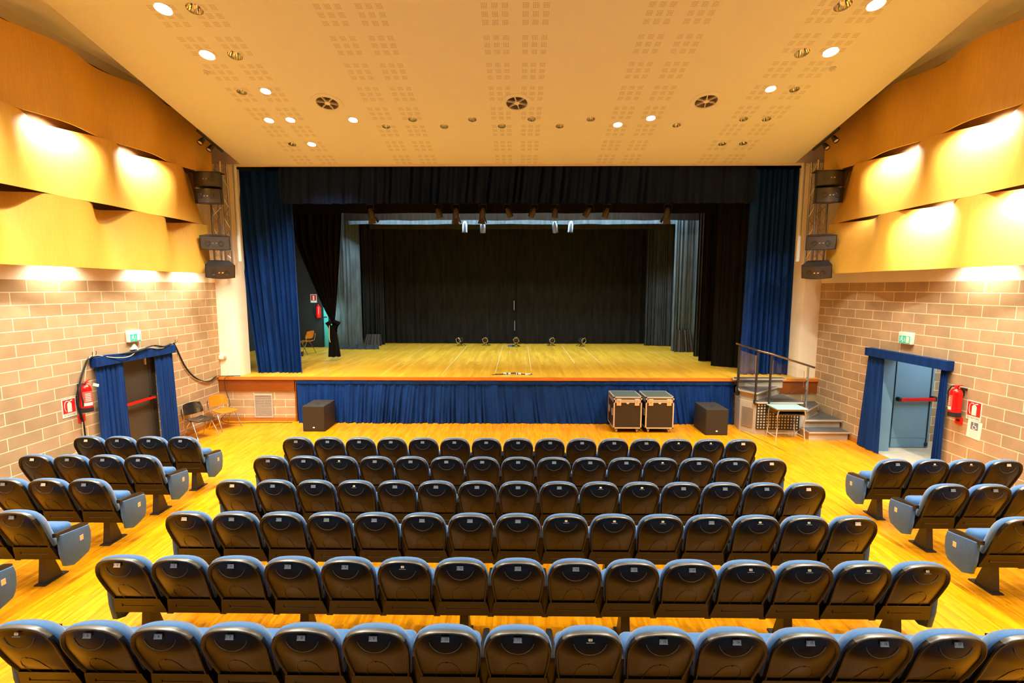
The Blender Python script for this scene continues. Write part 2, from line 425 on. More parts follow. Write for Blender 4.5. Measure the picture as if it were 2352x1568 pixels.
for nm, x0, x1 in (('wall_stage_left', XL-2.1, XL-1.9), ('wall_stage_right', XR+1.9, XR+2.1)):
    m = MB(); m.box(x0, x1, YS+.6, 21.7, 1.0, 8.6); struct(m.build(nm, M_dark, smooth=False))
m = MB(); m.box(XL-2.1, XR+2.1, YS+.25, 21.7, 8.6, 8.7); struct(m.build('ceiling_stage', M_dark, smooth=False))
m = MB(); m.box(-9.6, -7.52, 18.4, 18.55, 1.17, 5.5); struct(m.build('wall_side_stage', M_dark, smooth=False))
# pale tape lines on the stage boards
for x0, y0, x1, y1 in ((-3.3, 12.5, -1.85, 19.0), (-.72, 12.9, -.62, 18.6), (.45, 13.0, .42, 18.9), (2.3, 14.8, 1.95, 19.2), (3.4, 15.2, 3.05, 18.4)):
    pass
ln = MB()
for x, a, b, w_ in ((-2.02, 12.5, 19.0, .02), (-3.62, 12.4, 18.6, .012), (-.62, 12.9, 18.9, .02), (-.3, 16.3, 18.5, .01), (.36, 13.2, 19.0, .02), (1.72, 14.6, 19.0, .025), (2.5, 14.5, 18.4, .02), (.21, 12.5, 16.5, .008)):
    ln.box(x-w_/2, x+w_/2, a, b, 1.1701, 1.1712)
tag(ln.build('floor_tape', mat('worn_floor_tape', (.72, .50, .20), .6), smooth=False), 'pale tape lines running up the stage boards towards the backdrop', 'tape', kind='stuff')

# ------------------------------------------------------------------ corridor behind the right door
m = MB(); m.box(XR+.30, 11.5, 6.5, 10.9, -.2, -.002); m.box(XR, XR+.30, DR[0], DR[1], -.2, .001); struct(m.build('floor_corridor', M_tile, smooth=False))
M_blockC = block_mat('block_wall', 'x', 0.15, .424+2)
m = MB(); m.box(XR+.30, 11.6, 10.78, 10.9, 0, 3); struct(m.build('wall_corridor_end', M_blockC, smooth=False))
m = MB(); m.box(11.5, 11.6, 6.4, 10.8, 0, 3); m.box(XR+.30, 11.6, 6.3, 6.4, 0, 3); struct(m.build('wall_corridor_side', M_white, smooth=False))
m = MB(); m.box(XR+.30, 11.6, 6.3, 10.9, 3, 3.1); struct(m.build('ceiling_corridor', M_white, smooth=False))
# left door recess
m = MB(); m.box(XL-1.2, XL-.38, 8.6, 10.5, -.1, 0); m.box(XL-.38, XL, DL[0], DL[1], -.1, .001); m.box(XL-1.3, XL-1.2, 8.6, 10.5, 0, 2.6); struct(m.build('wall_left_lobby', M_dark, smooth=False))

# ------------------------------------------------------------------ wavy wooden panels
def wave_panel(name, side, z0, z1, y0, dep, wt, wb, base, yend, label, ex=1.0, dip=0):
    """dep: depth of the pockets at the top edge, wt / wb: gentle bulge at top / bottom edge, y0: centre of a pocket"""
    P = 1.75; N = 14*20; ys = -1.5; m = MB()
    nv = 8; th = .018
    def X(y, v, off):
        c = math.cos(2*PI*(y-y0)/P)
        pk = ((1+c)/2)**ex
        return side*(base+dep*v*pk-(wb+(wt-wb)*v)*c+off)
    pts = [ys+(yend-ys)*i/N for i in range(N+1)]
    Z = lambda u: dip*((1+math.cos(2*PI*(pts[int(round(u*N))]-y0)/P))/2)**3.5
    fr = lambda u, v: (X(pts[int(round(u*N))], v, 0), pts[int(round(u*N))], z0+(z1-z0)*v-Z(u)*v)
    bk = lambda u, v: (X(pts[int(round(u*N))], v, th), pts[int(round(u*N))], z0+(z1-z0)*v-Z(u)*v)
    m.grid(fr, N, nv); m.grid(bk, N, nv)
    n1 = N+1; b = (nv+1)*n1; top = nv*n1
    for i in range(N):
        m.f.append((i, i+1, b+i+1, b+i)); m.m.append(0)
        m.f.append((top+i, top+i+1, b+top+i+1, b+top+i)); m.m.append(0)
    for j in range(nv):
        for e in (0, N):
            m.f.append((j*n1+e, (j+1)*n1+e, b+(j+1)*n1+e, b+j*n1+e)); m.m.append(0)
    return tag(m.build(name, M_panel, ang=50), label, 'wall panel', 'wavy wooden acoustic panels')
for sd, nm in ((-1, 'left'), (1, 'right')):
    bx = 7.30 if sd < 0 else 7.14
    wave_panel('acoustic_panel', sd, 6.07, 7.26, 8.0, 0, .10, .07, bx, 11.72, 'topmost wavy beech panel under the ceiling on the %s wall, in shade' % nm)
    wave_panel('acoustic_panel', sd, 4.91, 6.06, 8.0, .30, -.02, -.03, bx+.03, 11.42, 'middle wavy beech panel on the %s wall, washed by two hidden lamps' % nm)
    wave_panel('acoustic_panel', sd, 3.78, 4.90, 8.875, .29, -.02, -.06, bx+.03, 11.47, ('lowest wavy beech panel on the left wall, evenly lit with dark half-moon gaps above' if sd < 0 else 'lowest wavy beech panel on the right wall, with bright lamp pools at its top'), ex=3.2 if sd < 0 else 1.1, dip=.05 if sd < 0 else 0)
# lamps hidden behind the panels
def panel_lamp(sd, y, z, k=1):
    xm = (-7.30 if sd < 0 else 7.14)+sd*.06
    light('panel_lamp', 'SPOT', (xm, y, z), WASH_W*k, (1, .96, .90), aim=(xm+sd*.25, y, z-1), spot_size=R_(145), spot_blend=.7, shadow_soft_size=.03)
for sd in (-1, 1):
    for y in (8.0, 9.75, 6.25): panel_lamp(sd, y, 6.20)
    for y in ((4.5, 6.25, 8.0, 9.9, 11.2) if sd < 0 else (6.25, 8.0)):
        light('panel_lamp', 'SPOT', (sd*(7.46 if sd < 0 else 7.30), y, 3.98), STRIP_W, (1, .90, .70), aim=(sd*7.7, y, 3.0), spot_size=R_(140), spot_blend=.8, shadow_soft_size=.03)
for y, e in ((7.12, 1.1), (8.87, 1.1), (10.62, .03)): panel_lamp(1, y, 5.02, e)

# ------------------------------------------------------------------ ceiling fittings
def ceil_mat(x, y):
    return Matrix.Translation((x, y, cz(y))) @ (Matrix.Rotation(-TH, 4, 'X') if y > YK else Matrix.Identity(4))
def downlight_meshes(r, lit):
    ring = MB(); ring.lathe([(r*.96, .0), (r*.98, -.008), (r*1.12, -.006), (r*1.15, 0)], 32)
    refl = MB()
    if lit:
        refl.lathe([(r*.97, -.002), (r*.9, .03), (r*.8, .055)], 32)
    else:
        n = 32
        rings = []
        for k, (rr, z) in enumerate([(r*.97, -.002), (r*.86, .05), (r*.62, .11), (r*.3, .13), (.001, .132)]):
            rings.append([((rr*(1 if j % 2 else .93))*math.cos(2*PI*j/n), (rr*(1 if j % 2 else .93))*math.sin(2*PI*j/n), z) for j in range(n)])
        refl.loft(rings, caps=False)
    b = MB()
    if lit: b.disc(r*.86, .018, 32)
    else: b.lathe([(.001, .06), (r*.14, .068), (r*.2, .09), (r*.14, .125)], 12)
    return (ring.mesh('trim_ring', M_cream if False else M_signw), refl.mesh('reflector', M_chrome, smooth=lit), b.mesh('bulb', M_bulb if lit else mat('frosted_bulb', (.55, .5, .4), .3)))
DLM = {(r, l): downlight_meshes(r, l) for r in (.118, .092) for l in (0, 1)}
def downlight(x, y, lit, label, group, watts=None, r=None):
    r = r or (.118 if y < 9 else .092)
    t = empty('downlight'); t.matrix_world = ceil_mat(x, y)
    tag(t, label, 'ceiling light', group)
    for me in DLM[(r, lit)]:
        o = D.objects.new(me.name, me); C.objects.link(o); o.parent = t
    if lit:
        bpy.context.view_layer.update()
        light('lamp_beam', 'SPOT', (x, y, cz(y)-.035), watts or DOWN_W, WARM, aim=(x, y, 0), parent=t, spot_size=R_(118), spot_blend=1, shadow_soft_size=.09)
    return t
LG = 'recessed downlights in the hall ceiling'
ordn = ['first', 'second', 'third', 'fourth', 'fifth']
for nm, lst in (('left', LL), ('right', RL)):
    for i, (x, y, l) in enumerate(lst):
        inner = abs(x) < 4.9
        downlight(x, y, l, '%s round downlight, %s one of the %s pair from the top, %s side' % ('lit' if l else 'unlit chrome', 'inner' if inner else 'outer', ordn[i//2], nm), LG)
for i, (x, y, l) in enumerate(ML):
    downlight(x, y, l, '%s round downlight, number %s from left in the upper of the two crosswise lines' % ('lit' if l else 'unlit chrome', ['one', 'two', 'three', 'four', 'five', 'six'][i]), LG)
for i, (x, y, l) in enumerate(NL):
    downlight(x, y, l, '%s round downlight, number %s from left in the lower of the two crosswise lines' % ('lit, dazzling' if l else 'unlit', ['one', 'two', 'three', 'four', 'five', 'six'][i]), LG)
for x, y in REAR:
    downlight(x, y, 1, 'added lit downlight in the unseen rear half of the hall ceiling', 'added rear downlights above the audience', watts=REAR_W, r=.118)
vm = MB(); vm.lathe([(.205, .002), (.215, -.012), (.30, -.008), (.305, 0)], 40)
vo = MB(); vo.lathe([(.203, 0), (.16, .12), (.12, .2), (.001, .2)], 32)
vn = MB(); vn.lathe([(.001, -.01), (.05, -.008), (.055, .02), (.03, .06)], 20)
for k in range(6):
    a = k*PI/3+.3
    vn.box(.04, .205, -.006, .006, -.004, .03, M=Matrix.Rotation(a, 4, 'Z'))
vm_, vo_, vn_ = vm.mesh('flange', M_cream), vo.mesh('duct', mat('duct_interior', (.22, .17, .10), .6)), vn.mesh('vanes', M_signw)
for (x, y), l in zip(VENTS, ('leftmost', 'middle', 'rightmost')):
    t = empty('air_vent'); t.matrix_world = ceil_mat(x, y); tag(t, '%s of the three round spoked air vents in the ceiling' % l, 'air vent', 'round ceiling air vents')
    for me in (vm_, vo_, vn_):
        o = D.objects.new(me.name, me); C.objects.link(o); o.parent = t
for (x, y), l in zip(((-5.491, 8.895), (5.398, 8.876)), ('left', 'right')):
    t = empty('smoke_detector'); t.matrix_world = ceil_mat(x, y); tag(t, 'small round smoke detector near the %s edge of the ceiling' % l, 'smoke detector', 'ceiling smoke detectors')
    b = MB(); b.lathe([(.055, 0), (.055, -.018), (.04, -.022)], 20, caps=True); b.build('base', M_cream, t)
    b = MB(); b.lathe([(.034, -.02), (.034, -.045), (.02, -.055), (.001, -.056)], 20, caps=True); b.build('sensor', M_cream, t)
# track spots at the two front corners of the ceiling
for sd, l in ((-1, 'left'), (1, 'right')):
    X0 = CX0-.02 if sd < 0 else CX1+.02
    t = empty('track_light', (X0, 11.1, ceil_z(11.1)-.03)); tag(t, 'black track with two small spotlights at the front %s corner of the ceiling' % l, 'track light', 'black track lights by the ceiling corners')
    b = MB(); b.box(-.02, .02, -.45, .45, -.02, .02, M=Matrix.Rotation(-TH, 4, 'X')); b.build('rail', M_black, t)
    for yy in (-.22, .08):
        z = -SL*yy
        M = Matrix.Translation((sd*.06, yy, z-.10)) @ Matrix.Rotation(R_(-38), 4, 'X') @ Matrix.Rotation(sd*R_(-10), 4, 'Y')
        b = MB(); b.tube([(0, yy, z-.01), (sd*.03, yy, z-.05)], .012); b.lathe([(.001, .07), (.045, .065), (.05, .0), (.058, -.03), (.06, -.075), (.052, -.078), (.05, -.04), (.001, -.04)], 20, M=M)
        h = b.build('spotlight', M_black, t)
        b = MB(); b.disc(.049, -.055, 20, M=M); b.build('lens', M_signw, h)

# ------------------------------------------------------------------ seats
ROWS = [7.6535-.8873*i for i in range(6)]
OUT = [(.0, 1.003), (.06, 1.001), (.12, .992), (.163, .976), (.197, .95), (.222, .912), (.238, .865), (.2445, .82), (.243, .77), (.237, .70), (.229, .62), (.221, .55), (.215, .495)]
def yb(z):
    T = [(.40, .215), (.49, .18), (.65, .108), (.80, .05), (.94, .012), (1.0, 0), (1.1, -.003)]
    for (a, p), (b, q) in zip(T, T[1:]):
        if z <= b: return p+(q-p)*(z-a)/(b-a)
    return T[-1][1]
full = OUT+[(-x, z) for x, z in reversed(OUT[1:])]
nO = len(full)
def ring(s, off, fwd=0, cz_=.72):
    r = []
    for x, z in full:
        zz = cz_+(z-cz_)*s
        r.append((x*s, yb(zz)+off+fwd, zz))
    return r
def boff(s): return -.012 if s > .93 else (-.042*(1-(s/.90)**2) if s < .9 else 0)
sh = MB()
rings = [ring(1.0, .022), ring(1.004, .006), ring(.998, -.008), ring(.985, -.015), ring(.972, -.018), ring(.945, -.017), ring(.915, .0)]
for s in (.9, .8, .68, .54, .4, .26, .12, .02): rings.append(ring(s, boff(s)))
sh.loft(rings, caps=False)
for q in range(len(sh.f)):
    if q//nO < 4 and sh.v[sh.f[q][0]][2] > .93: sh.m[q] = 1
def onshell(x, z):
    s = max(abs(x)/.24, abs(z-.72)/.28); return yb(z)+boff(min(s, .9))-.001
arc = [(.122*math.cos(R_(a)), 0, .94+.122*math.sin(R_(a))) for a in range(195, 346, 10)]
sh.tube([(x, onshell(x, z)+.001, z) for x, _, z in arc], .0026, 6, mi=2)
arch = [(-.10, .50), (-.095, .56), (-.085, .63), (-.07, .68), (-.04, .715), (0, .73), (.04, .715), (.07, .68), (.085, .63), (.095, .56), (.10, .50)]
sh.tube([(x, onshell(x, z)+.001, z) for x, z in arch], .0022, 6)
ME_shell = sh.mesh('backrest_shell', [M_shell, M_rim, M_line], ang=60)
sk = MB()
def trap(z, hw, y): return [(-hw, y, z), (hw, y, z), (hw, y+.035, z), (-hw, y+.035, z)]
sk.loft([trap(.33, .253, .208), trap(.36, .252, .203), trap(.47, .228, .172), trap(.497, .222, .166)])
sk.box(-.20, .20, .162, .175, .4945, .499, 2)
sk.box(-.155, .155, .1855, .2, .406, .4115, 2); sk.box(-.158, -.154, .18, .2, .41, .455)
ME_skirt = sk.mesh('lower_back_panel', [M_shell, M_rim, M_line], ang=40)
cu_ = MB()
cu_.loft([ring(.99, .018), ring(1.014, .026), ring(1.022, .038), ring(1.012, .055), ring(.975, .08), ring(.91, .11), ring(.82, .132), ring(.6, .142), ring(.2, .142), ring(.01, .142)], caps=False)
ME_cush = cu_.mesh('backrest_cushion', M_fabric, ang=70)
se = MB(); se.rbox(-.228, .228, .30, .47, .30, .685, .06, M=None)
ME_seat = se.mesh('seat_cushion', M_fabric, ang=60)
bm_ = MB(); bm_.box(-.26, .26, .26, .31, .30, .345)
ME_beam = bm_.mesh('support_beam', M_steel)
ar = MB(); ar.loft([[(-.026, .17, .615), (.026, .17, .615), (.026, .17, .66), (-.026, .17, .66)], [(-.028, .3, .60), (.028, .3, .60), (.028, .3, .65), (-.028, .3, .65)], [(-.026, .53, .575), (.026, .53, .575), (.026, .53, .617), (-.026, .53, .617)], [(-.02, .575, .56), (.02, .575, .56), (.02, .575, .596), (-.02, .575, .596)]])
ar.prism([(.225, .62), (.5, .59), (.5, .45), (.4, .31), (.235, .30)], -.03, .03, 'x')
ME_arm = ar.mesh('armrest', M_shell2, ang=50)
pa = MB(); pp = [(.20, .628), (.40, .60), (.565, .575), (.583, .50), (.58, .40), (.56, .30), (.53, .25), (.42, .215), (.33, .195), (.235, .235), (.205, .40)]
def scl(k): cy, cz_ = .39, .42; return [(cy+(y-cy)*k, cz_+(z-cz_)*k) for y, z in pp]
pa.loft([[(-.022, y, z) for y, z in scl(.96)], [(-.026, y, z) for y, z in scl(.98)], [(-.02, y, z) for y, z in scl(1)], [(.02, y, z) for y, z in scl(1)], [(.028, y, z) for y, z in scl(.98)], [(.03, y, z) for y, z in scl(.93)]])
ME_panel = pa.mesh('side_panel', M_fabric, ang=50)
ps = MB(); ps.box(-.066, .066, .2, .5, 0, .014)
ps.loft([[(-.05, .24, .014), (.05, .24, .014), (.05, .44, .014), (-.05, .44, .014)], [(-.04, .27, .32), (.04, .27, .32), (.04, .35, .32), (-.04, .35, .32)]])
ME_ped = ps.mesh('pedestal', M_steel, ang=30)
PLM = Matrix.Translation((0, yb(.945)-.0205+.0, .945)) @ Matrix.Rotation(PI/2-R_(14), 4, 'X')
_plates = {}
def plate_mesh(kind, num):
    k = (kind, num)
    if k in _plates: return _plates[k]
    m = MB()
    if kind in 'sp':
        m.box(-.029, .029, -.0165, .0165, -.002, .0015, 0, PLM)
        m.box(-.031, .031, -.0195, -.0165, -.002, .003, 0, PLM)
        if num: m.text(num, .026, PLM @ Matrix.Translation((.006, 0, .002)), 1)
        m.box(-.024, -.0215, -.008, .008, .0015, .002, 1, PLM)
    else:
        m.box(-.014, .014, -.004, .014, -.002, .0015, 0, PLM); m.box(-.03, .03, -.017, -.0135, -.002, .002, 2, PLM)
        if num: m.text(num, .014, PLM @ Matrix.Translation((0, .005, .002)), 1)
    me = m.mesh('number_plate', [{'s': M_plate, 'p': M_tapep, 't': M_tape}[kind], M_ink, M_plate], smooth=False)
    _plates[k] = me; return me
tg = MB(); tg.box(-.002, .002, -.022, .022, -.03, .03)
ME_tagp = tg.mesh('row_tag', M_tape, smooth=False)
def part(me, parent, loc=None):
    o = D.objects.new(me.name, me); C.objects.link(o); o.parent = parent
    if loc: o.location = loc
    return o
def seat(x, y, kind, num, label, group, ped=False, endl=False, endr=False, firstarm=True, dy=0):
    t = empty('theatre_seat', (x, y+dy, 0)); tag(t, label, 'seat', group)
    s = part(ME_shell, t); part(ME_skirt, t); part(ME_cush, t); part(ME_seat, t); part(ME_beam, t)
    p = part(plate_mesh(kind, num), s)
    if kind != 's': p['label'] = 'cream number tape' if kind == 't' else 'plate with painted pinkish light'
    if ped: part(ME_ped, t)
    if endl:
        part(ME_arm, t, (-.272, 0, 0)); q = part(ME_panel, t, (-.285, 0, 0)); q.scale = (-1, 1, 1); part(ME_tagp, q, (.031, .45, .47))
    elif firstarm: part(ME_arm, t, (-.26, 0, 0))
    if endr:
        part(ME_arm, t, (.272, 0, 0)); q = part(ME_panel, t, (.285, 0, 0)); part(ME_tagp, q, (.031, .45, .47))
    return t
rown = ['front', 'second', 'third', 'fourth', 'fifth', 'nearest']
posn = ['leftmost', 'second from left', 'third from left', 'fourth from left', 'fifth from left', 'sixth from left', 'seventh from left', 'middle', 'seventh from right', 'sixth from right', 'fifth from right', 'fourth from right', 'third from right', 'second from right', 'rightmost']
KIND = ['psssssssspssttp', 'pstssssssssttsp', 'psstsssssssttsp', 'psssssssstttttt', 'pssssts' 'sssstttt', 'psssssss' 'tssssss']
KIND = ['pssssssssssspttp'[:15], 'psstsssssssstsp', 'psstssssssttssp', 'psssssssttststtp'[:15], 'pssssssssssttttt'[:15], 'pssssssstssssss']
KIND[0] = 'sssssssssssstt' + 'p'; KIND[1] = 'sstsssssssst' + 'ssp'; KIND[2] = 'psstsssssttss' + 'sp'; KIND[3] = 'pssssssstttst' + 'tp'; KIND[4] = 'psssstssssstt' + 'tt'; KIND[5] = 'tsssssss' + 'tssssss'
plw = {'s': 'silver number plate', 'p': 'plate with painted pinkish light', 't': 'small cream number tape'}
rnd = random.Random(4)
for r, y in enumerate(ROWS):
    for i in range(15):
        k = i-7
        if k == 0: pass
        lab = '%s seat in the %s centre row, black back, %s' % (posn[i], rown[r], plw[KIND[r][i]])
        dz = rnd.uniform(-.004, .004)
        t = seat(k*.52, y, KIND[r][i], str(11+k) if r > 3 else '', lab, 'centre block theatre seats', ped=k in (-7, -4, -1, 2, 5, 7), endl=(k == -7), endr=(k == 7))
        t.location.z = 0
for k in range(-7, 8):
    seat(k*.52, ROWS[5]-.8873, 's', '', 'black backed blue seat in the row behind the nearest one', 'row of theatre seats behind the photographer side', ped=k % 3 == 2)
for nm, xs, rows_, s in (('left', (-5.55, -6.075, -6.6, -7.12), (0, 1, 2, 3, 4), -1), ('right', (5.43, 5.953, 6.467, 6.998), (1, 2, 3), 1)):
    rw = {'left': ['front', 'second', 'third', 'fourth', 'fifth'], 'right': [None, 'front', 'second', 'third']}[nm]
    for r in rows_:
        for i, x in enumerate(xs):
            if (r == 3 and i > (1 if s < 0 else 1)) or (r == 4 and i > 0) or (r == 2 and i > 2): continue
            kd = 's'
            if (s < 0 and ((r, i) in ((0, 3), (1, 3), (2, 1)))) : kd = 'p'
            if s > 0 and r == 1 and i in (1, 2): kd = 't'
            if s > 0 and r == 1 and i == 3: kd = 'p'
            lab = '%s seat from the aisle, %s row of the %s block, %s' % (['first', 'second', 'third', 'fourth'][i], rw[r], nm, plw[kd])
            seat(x, ROWS[r], kd, '', lab, '%s block theatre seats' % nm, ped=i in (0, 3), endl=(s > 0 and i == 0), endr=(s < 0 and i == 0), firstarm=True)

# ------------------------------------------------------------------ curtains
def curtain(name, Pt, Pb, zt, zb, folds, amp, m_, nv=16, nu=None, seed=1, amp_top=.5, flare=0, wob=.0, hem=0):
    """Pt, Pb: plan polylines (x, y) along top and bottom; cloth hangs between zt and zb in vertical folds"""
    rd = random.Random(seed); nu = nu or int(folds*10)
    ph = [rd.uniform(0, 6.28) for _ in range(6)]
    def pl(P, u):
        n = len(P)-1; i = min(int(u*n), n-1); t = u*n-i
        return Vector((P[i][0]+(P[i+1][0]-P[i][0])*t, P[i][1]+(P[i+1][1]-P[i][1])*t, 0))
    def fn(u, v):   # v: 0 top, 1 bottom
        a = pl(Pt, u); b = pl(Pb, u); d = b if v > .5 else a
        e = .01; t = (pl(Pb, min(1, u+e))-pl(Pb, max(0, u-e))); n = Vector((t.y, -t.x, 0)).normalized()
        uu = u+.35/folds*math.sin(u*folds*1.7+ph[0])+.2/folds*math.sin(u*folds*2.9+ph[1]+v*.6)
        w_ = math.sin(2*PI*folds*uu+.5*math.sin(v*2+ph[2])*wob)
        w_ = (w_+.3*math.sin(4*PI*folds*uu+.6))*.62+.3*math.sin(2*PI*folds*2.3*u+ph[3]+v*1.1*wob)
        A = amp*(amp_top+(1-amp_top)*v)*(.75+.35*math.sin(u*7+ph[4]))
        s = v
        p = a.lerp(b, s)+n*A*w_
        z = zt+(zb-zt)*v
        if hem and v == 1: z += hem*math.sin(2*PI*folds*uu*.5+ph[5])
        return (p.x, p.y, z)
    mb = MB(); mb.grid(fn, nu, nv)
    return mb
def cur(name, label, cat, m_, *a, group=None, **k):
    o = curtain(name, *a, m_, **k).build(name, m_, ang=180); return tag(o, label, cat, group)
SG = 'blue velvet house curtains'
# house curtain, left: gathered inwards from the pillar towards the floor
def sweep(P0, P1, z0, z1, bend): pass
def housecurtain(side, label):
    folds = 9; mb = MB(); rd = random.Random(3+side)
    nu, nv = 170, 26; ph = [rd.uniform(0, 6) for _ in range(5)]
    def fn(u, v):     # u 0 outer edge, 1 inner edge
        if side < 0:
            xo = -7.40+.40*v**1.3 if v > 0 else -7.40; xi = -5.86+.06*v
        else:
            xo = 7.30-.02*v; xi = 5.95+(-.06)*v
        x = xo+(xi-xo)*u
        y = 12.76+.05*math.sin(u*3)
        uu = u+.03*math.sin(u*9+ph[0])+.012*math.sin(u*23+ph[1])
        w_ = math.sin(2*PI*folds*uu)*.75+.25*math.sin(2*PI*folds*2.1*u+ph[2]+v)
        x += .015*math.cos(2*PI*folds*uu)
        return (x, y-.10*w_*(.7+.4*v), 6.44+(1.175-6.44)*v)
    mb.grid(fn, nu, nv)
    o = mb.build('stage_curtain', M_blue, ang=180); return tag(o, label, 'curtain', SG)
housecurtain(-1, 'blue velvet house curtain drawn to the left side of the stage'); housecurtain(1, 'blue velvet house curtain drawn to the right side of the stage')
cur('valance', 'dark blue velvet valance hanging across the top of the stage opening', 'curtain', M_val, [(-6.05, 12.52), (0, 12.5), (5.9, 12.52)], [(-6.05, 12.5), (5.9, 12.5)], 6.5, 5.56, 40, .11, nu=620, nv=8, seed=5, amp_top=.6, wob=1, hem=.008, group=None)
# stage skirt: with heading band
sk_ = empty('stage_skirt', (0, YS, 0)); tag(sk_, 'pleated blue velvet skirt covering the front of the stage', 'curtain')
cm = curtain('pleats', [(-5.70, -.03), (5.48, -.03)], [(-5.62, -.13), (-3, -.16), (0, -.12), (3, -.15), (5.45, -.12)], 1.02, .01, 58, .075, M_blue, nu=640, nv=12, seed=9, amp_top=.25, wob=1.2, hem=.012)
cm.build('pleats', M_blue, sk_, ang=180)
hb = MB(); hb.grid(lambda u, v: (-5.70+11.18*u, -.06-.006*math.sin(u*190)-.004*math.sin(u*77), 1.075-.075*v+.006*math.sin(u*60)*(1-v)), 500, 2); hb.build('heading_band', M_blue, sk_, ang=180)
# black masking
def blk(label, P, zt, zb, folds, m_=None, amp=.05, seed=1, Pt=None, **k):
    return cur('masking_curtain', label, 'curtain', m_ or M_blackc, Pt or P, P, zt, zb, folds, amp, seed=seed, group='stage masking curtains', **k)
blk('wide black backdrop curtain across the rear of the stage, right of its centre seam', [(-.05, 19.75), (3, 19.8), (5.7, 19.85)], 6.6, 1.18, 12, amp=.05, seed=21)
blk('wide black backdrop curtain across the rear of the stage, left of its centre seam', [(-5.9, 19.85), (-3, 19.8), (.05, 19.78)], 6.6, 1.18, 12, amp=.05, seed=22)
blk('black leg curtain on the rear left, beside the backdrop', [(-6.15, 19.1), (-5.35, 19.25)], 6.6, 1.18, 6, amp=.06, seed=23)
blk('black leg curtain on the rear right, beside the backdrop', [(5.0, 19.2), (6.2, 18.95)], 6.6, 1.18, 8, amp=.07, seed=24, m_=M_greyc)
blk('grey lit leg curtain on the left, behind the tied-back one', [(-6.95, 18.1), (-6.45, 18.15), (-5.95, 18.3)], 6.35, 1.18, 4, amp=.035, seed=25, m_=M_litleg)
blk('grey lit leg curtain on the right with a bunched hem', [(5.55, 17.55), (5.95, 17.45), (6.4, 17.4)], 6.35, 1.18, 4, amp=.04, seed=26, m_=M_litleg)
blk('narrow dark grey curtain edge right of the lit grey leg', [(5.84, 16.1), (6.6, 16.0)], 6.5, 1.18, 5, amp=.05, seed=27, m_=M_greyc)
blk('black leg curtain on the right, third from the front', [(5.62, 15.05), (6.5, 14.9)], 6.5, 1.18, 6, amp=.05, seed=28, m_=M_blackd)
blk('foremost black leg curtain on the right behind the blue house curtain', [(5.66, 14.15), (6.3, 13.75), (7.0, 13.3)], 6.5, 1.18, 9, amp=.05, seed=29, m_=M_blackd)
def hem(label, x0, x1, y, zt, m_, seed):
    o = [q for q in D.objects if q.get('label', '') == label][0]
    mb = curtain('hem', [(x0+.05, y), (x1-.05, y)], [(x0-.03, y-.16), (x1+.03, y-.14)], zt, 1.178, 4, .07, m_, seed=seed, nv=8, nu=60, amp_top=.5)
    mb.build('bunched_hem', m_, o, ang=180)
hem('grey lit leg curtain on the right with a bunched hem', 5.58, 6.25, 17.38, 1.95, mat('brown_grey_serge', (.07, .062, .052), .95), 3)
hem('black leg curtain on the rear left, beside the backdrop', -6.05, -5.4, 19.0, 1.62, D.materials['brown_grey_serge'], 4)
hem('grey lit leg curtain on the left, behind the tied-back one', -6.7, -5.2, 17.95, 1.33, M_greyc, 5)
# tied-back black curtain on the left
def tied():
    t = empty('tied_back_curtain', (-5.8, 15.0, 0)); tag(t, 'black curtain on the left gathered and tied in a knot above the floor', 'curtain')
    rd = random.Random(8); mb = MB(); zk = 2.38
    def fn(u, v):
        z = 6.4+(zk-6.4)*v
        f = (z-zk)/(6.4-zk)
        xl = -.02-1.05*min(1, f*1.0)**.55 if f > 0 else -.02
        xl = -.02-1.03*min(1, f/.62)**.85-.1*max(0, f-.62)
        xr = .06+.42*(f**.8)
        x = xl+(xr-xl)*u
        w_ = math.sin(u*2*PI*7+.8*math.sin(u*9))
        return (x, -.07*w_*(.35+.65*f)+.03*math.sin(u*31)*f, z)
    mb.grid(fn, 110, 22); mb.build('upper_cloth', M_blackd, t, ang=180)
    kb = MB()
    for k in range(9):
        a = rd.uniform(0, 6.28)
        kb.tube([(math.cos(a)*.03, math.sin(a)*.05, zk+.02), (math.cos(a)*.17, math.sin(a)*.13, zk+.0-rd.uniform(0, .1)), (math.cos(a)*.10, math.sin(a)*.08, zk-.26), (math.cos(a)*.03, math.sin(a)*.04, zk-.12)], [.06, .085, .06, .03], 8)
    kb.build('knot', M_blackd, t, ang=180)
    tb = MB()
    def g(u, v):
        a = u*2*PI; r = (.07+.07*v)*(1+.28*math.sin(a*6+v))
        return (r*1.1*math.cos(a)+.02*v, r*.7*math.sin(a), zk-.1+(1.30-zk+.1)*v+.015*math.sin(a*5)*v)
    tb.grid(g, 60, 8); tb.build('hanging_tail', M_blackd, t, ang=180)
    rb = MB(); rb.tube([(-.06, -.12, zk-.05), (-.07, -.13, zk-.5), (-.05, -.13, zk-.62)], .012, 6); rb.build('tie_cord', M_tape, t)
    st_ = MB(); st_.tube([(.0, 0, 1.32), (-.03, 0, 1.25), (-.02, 0, 1.175)], .004, 5); st_.build('loose_thread', M_tape, t)
tied()
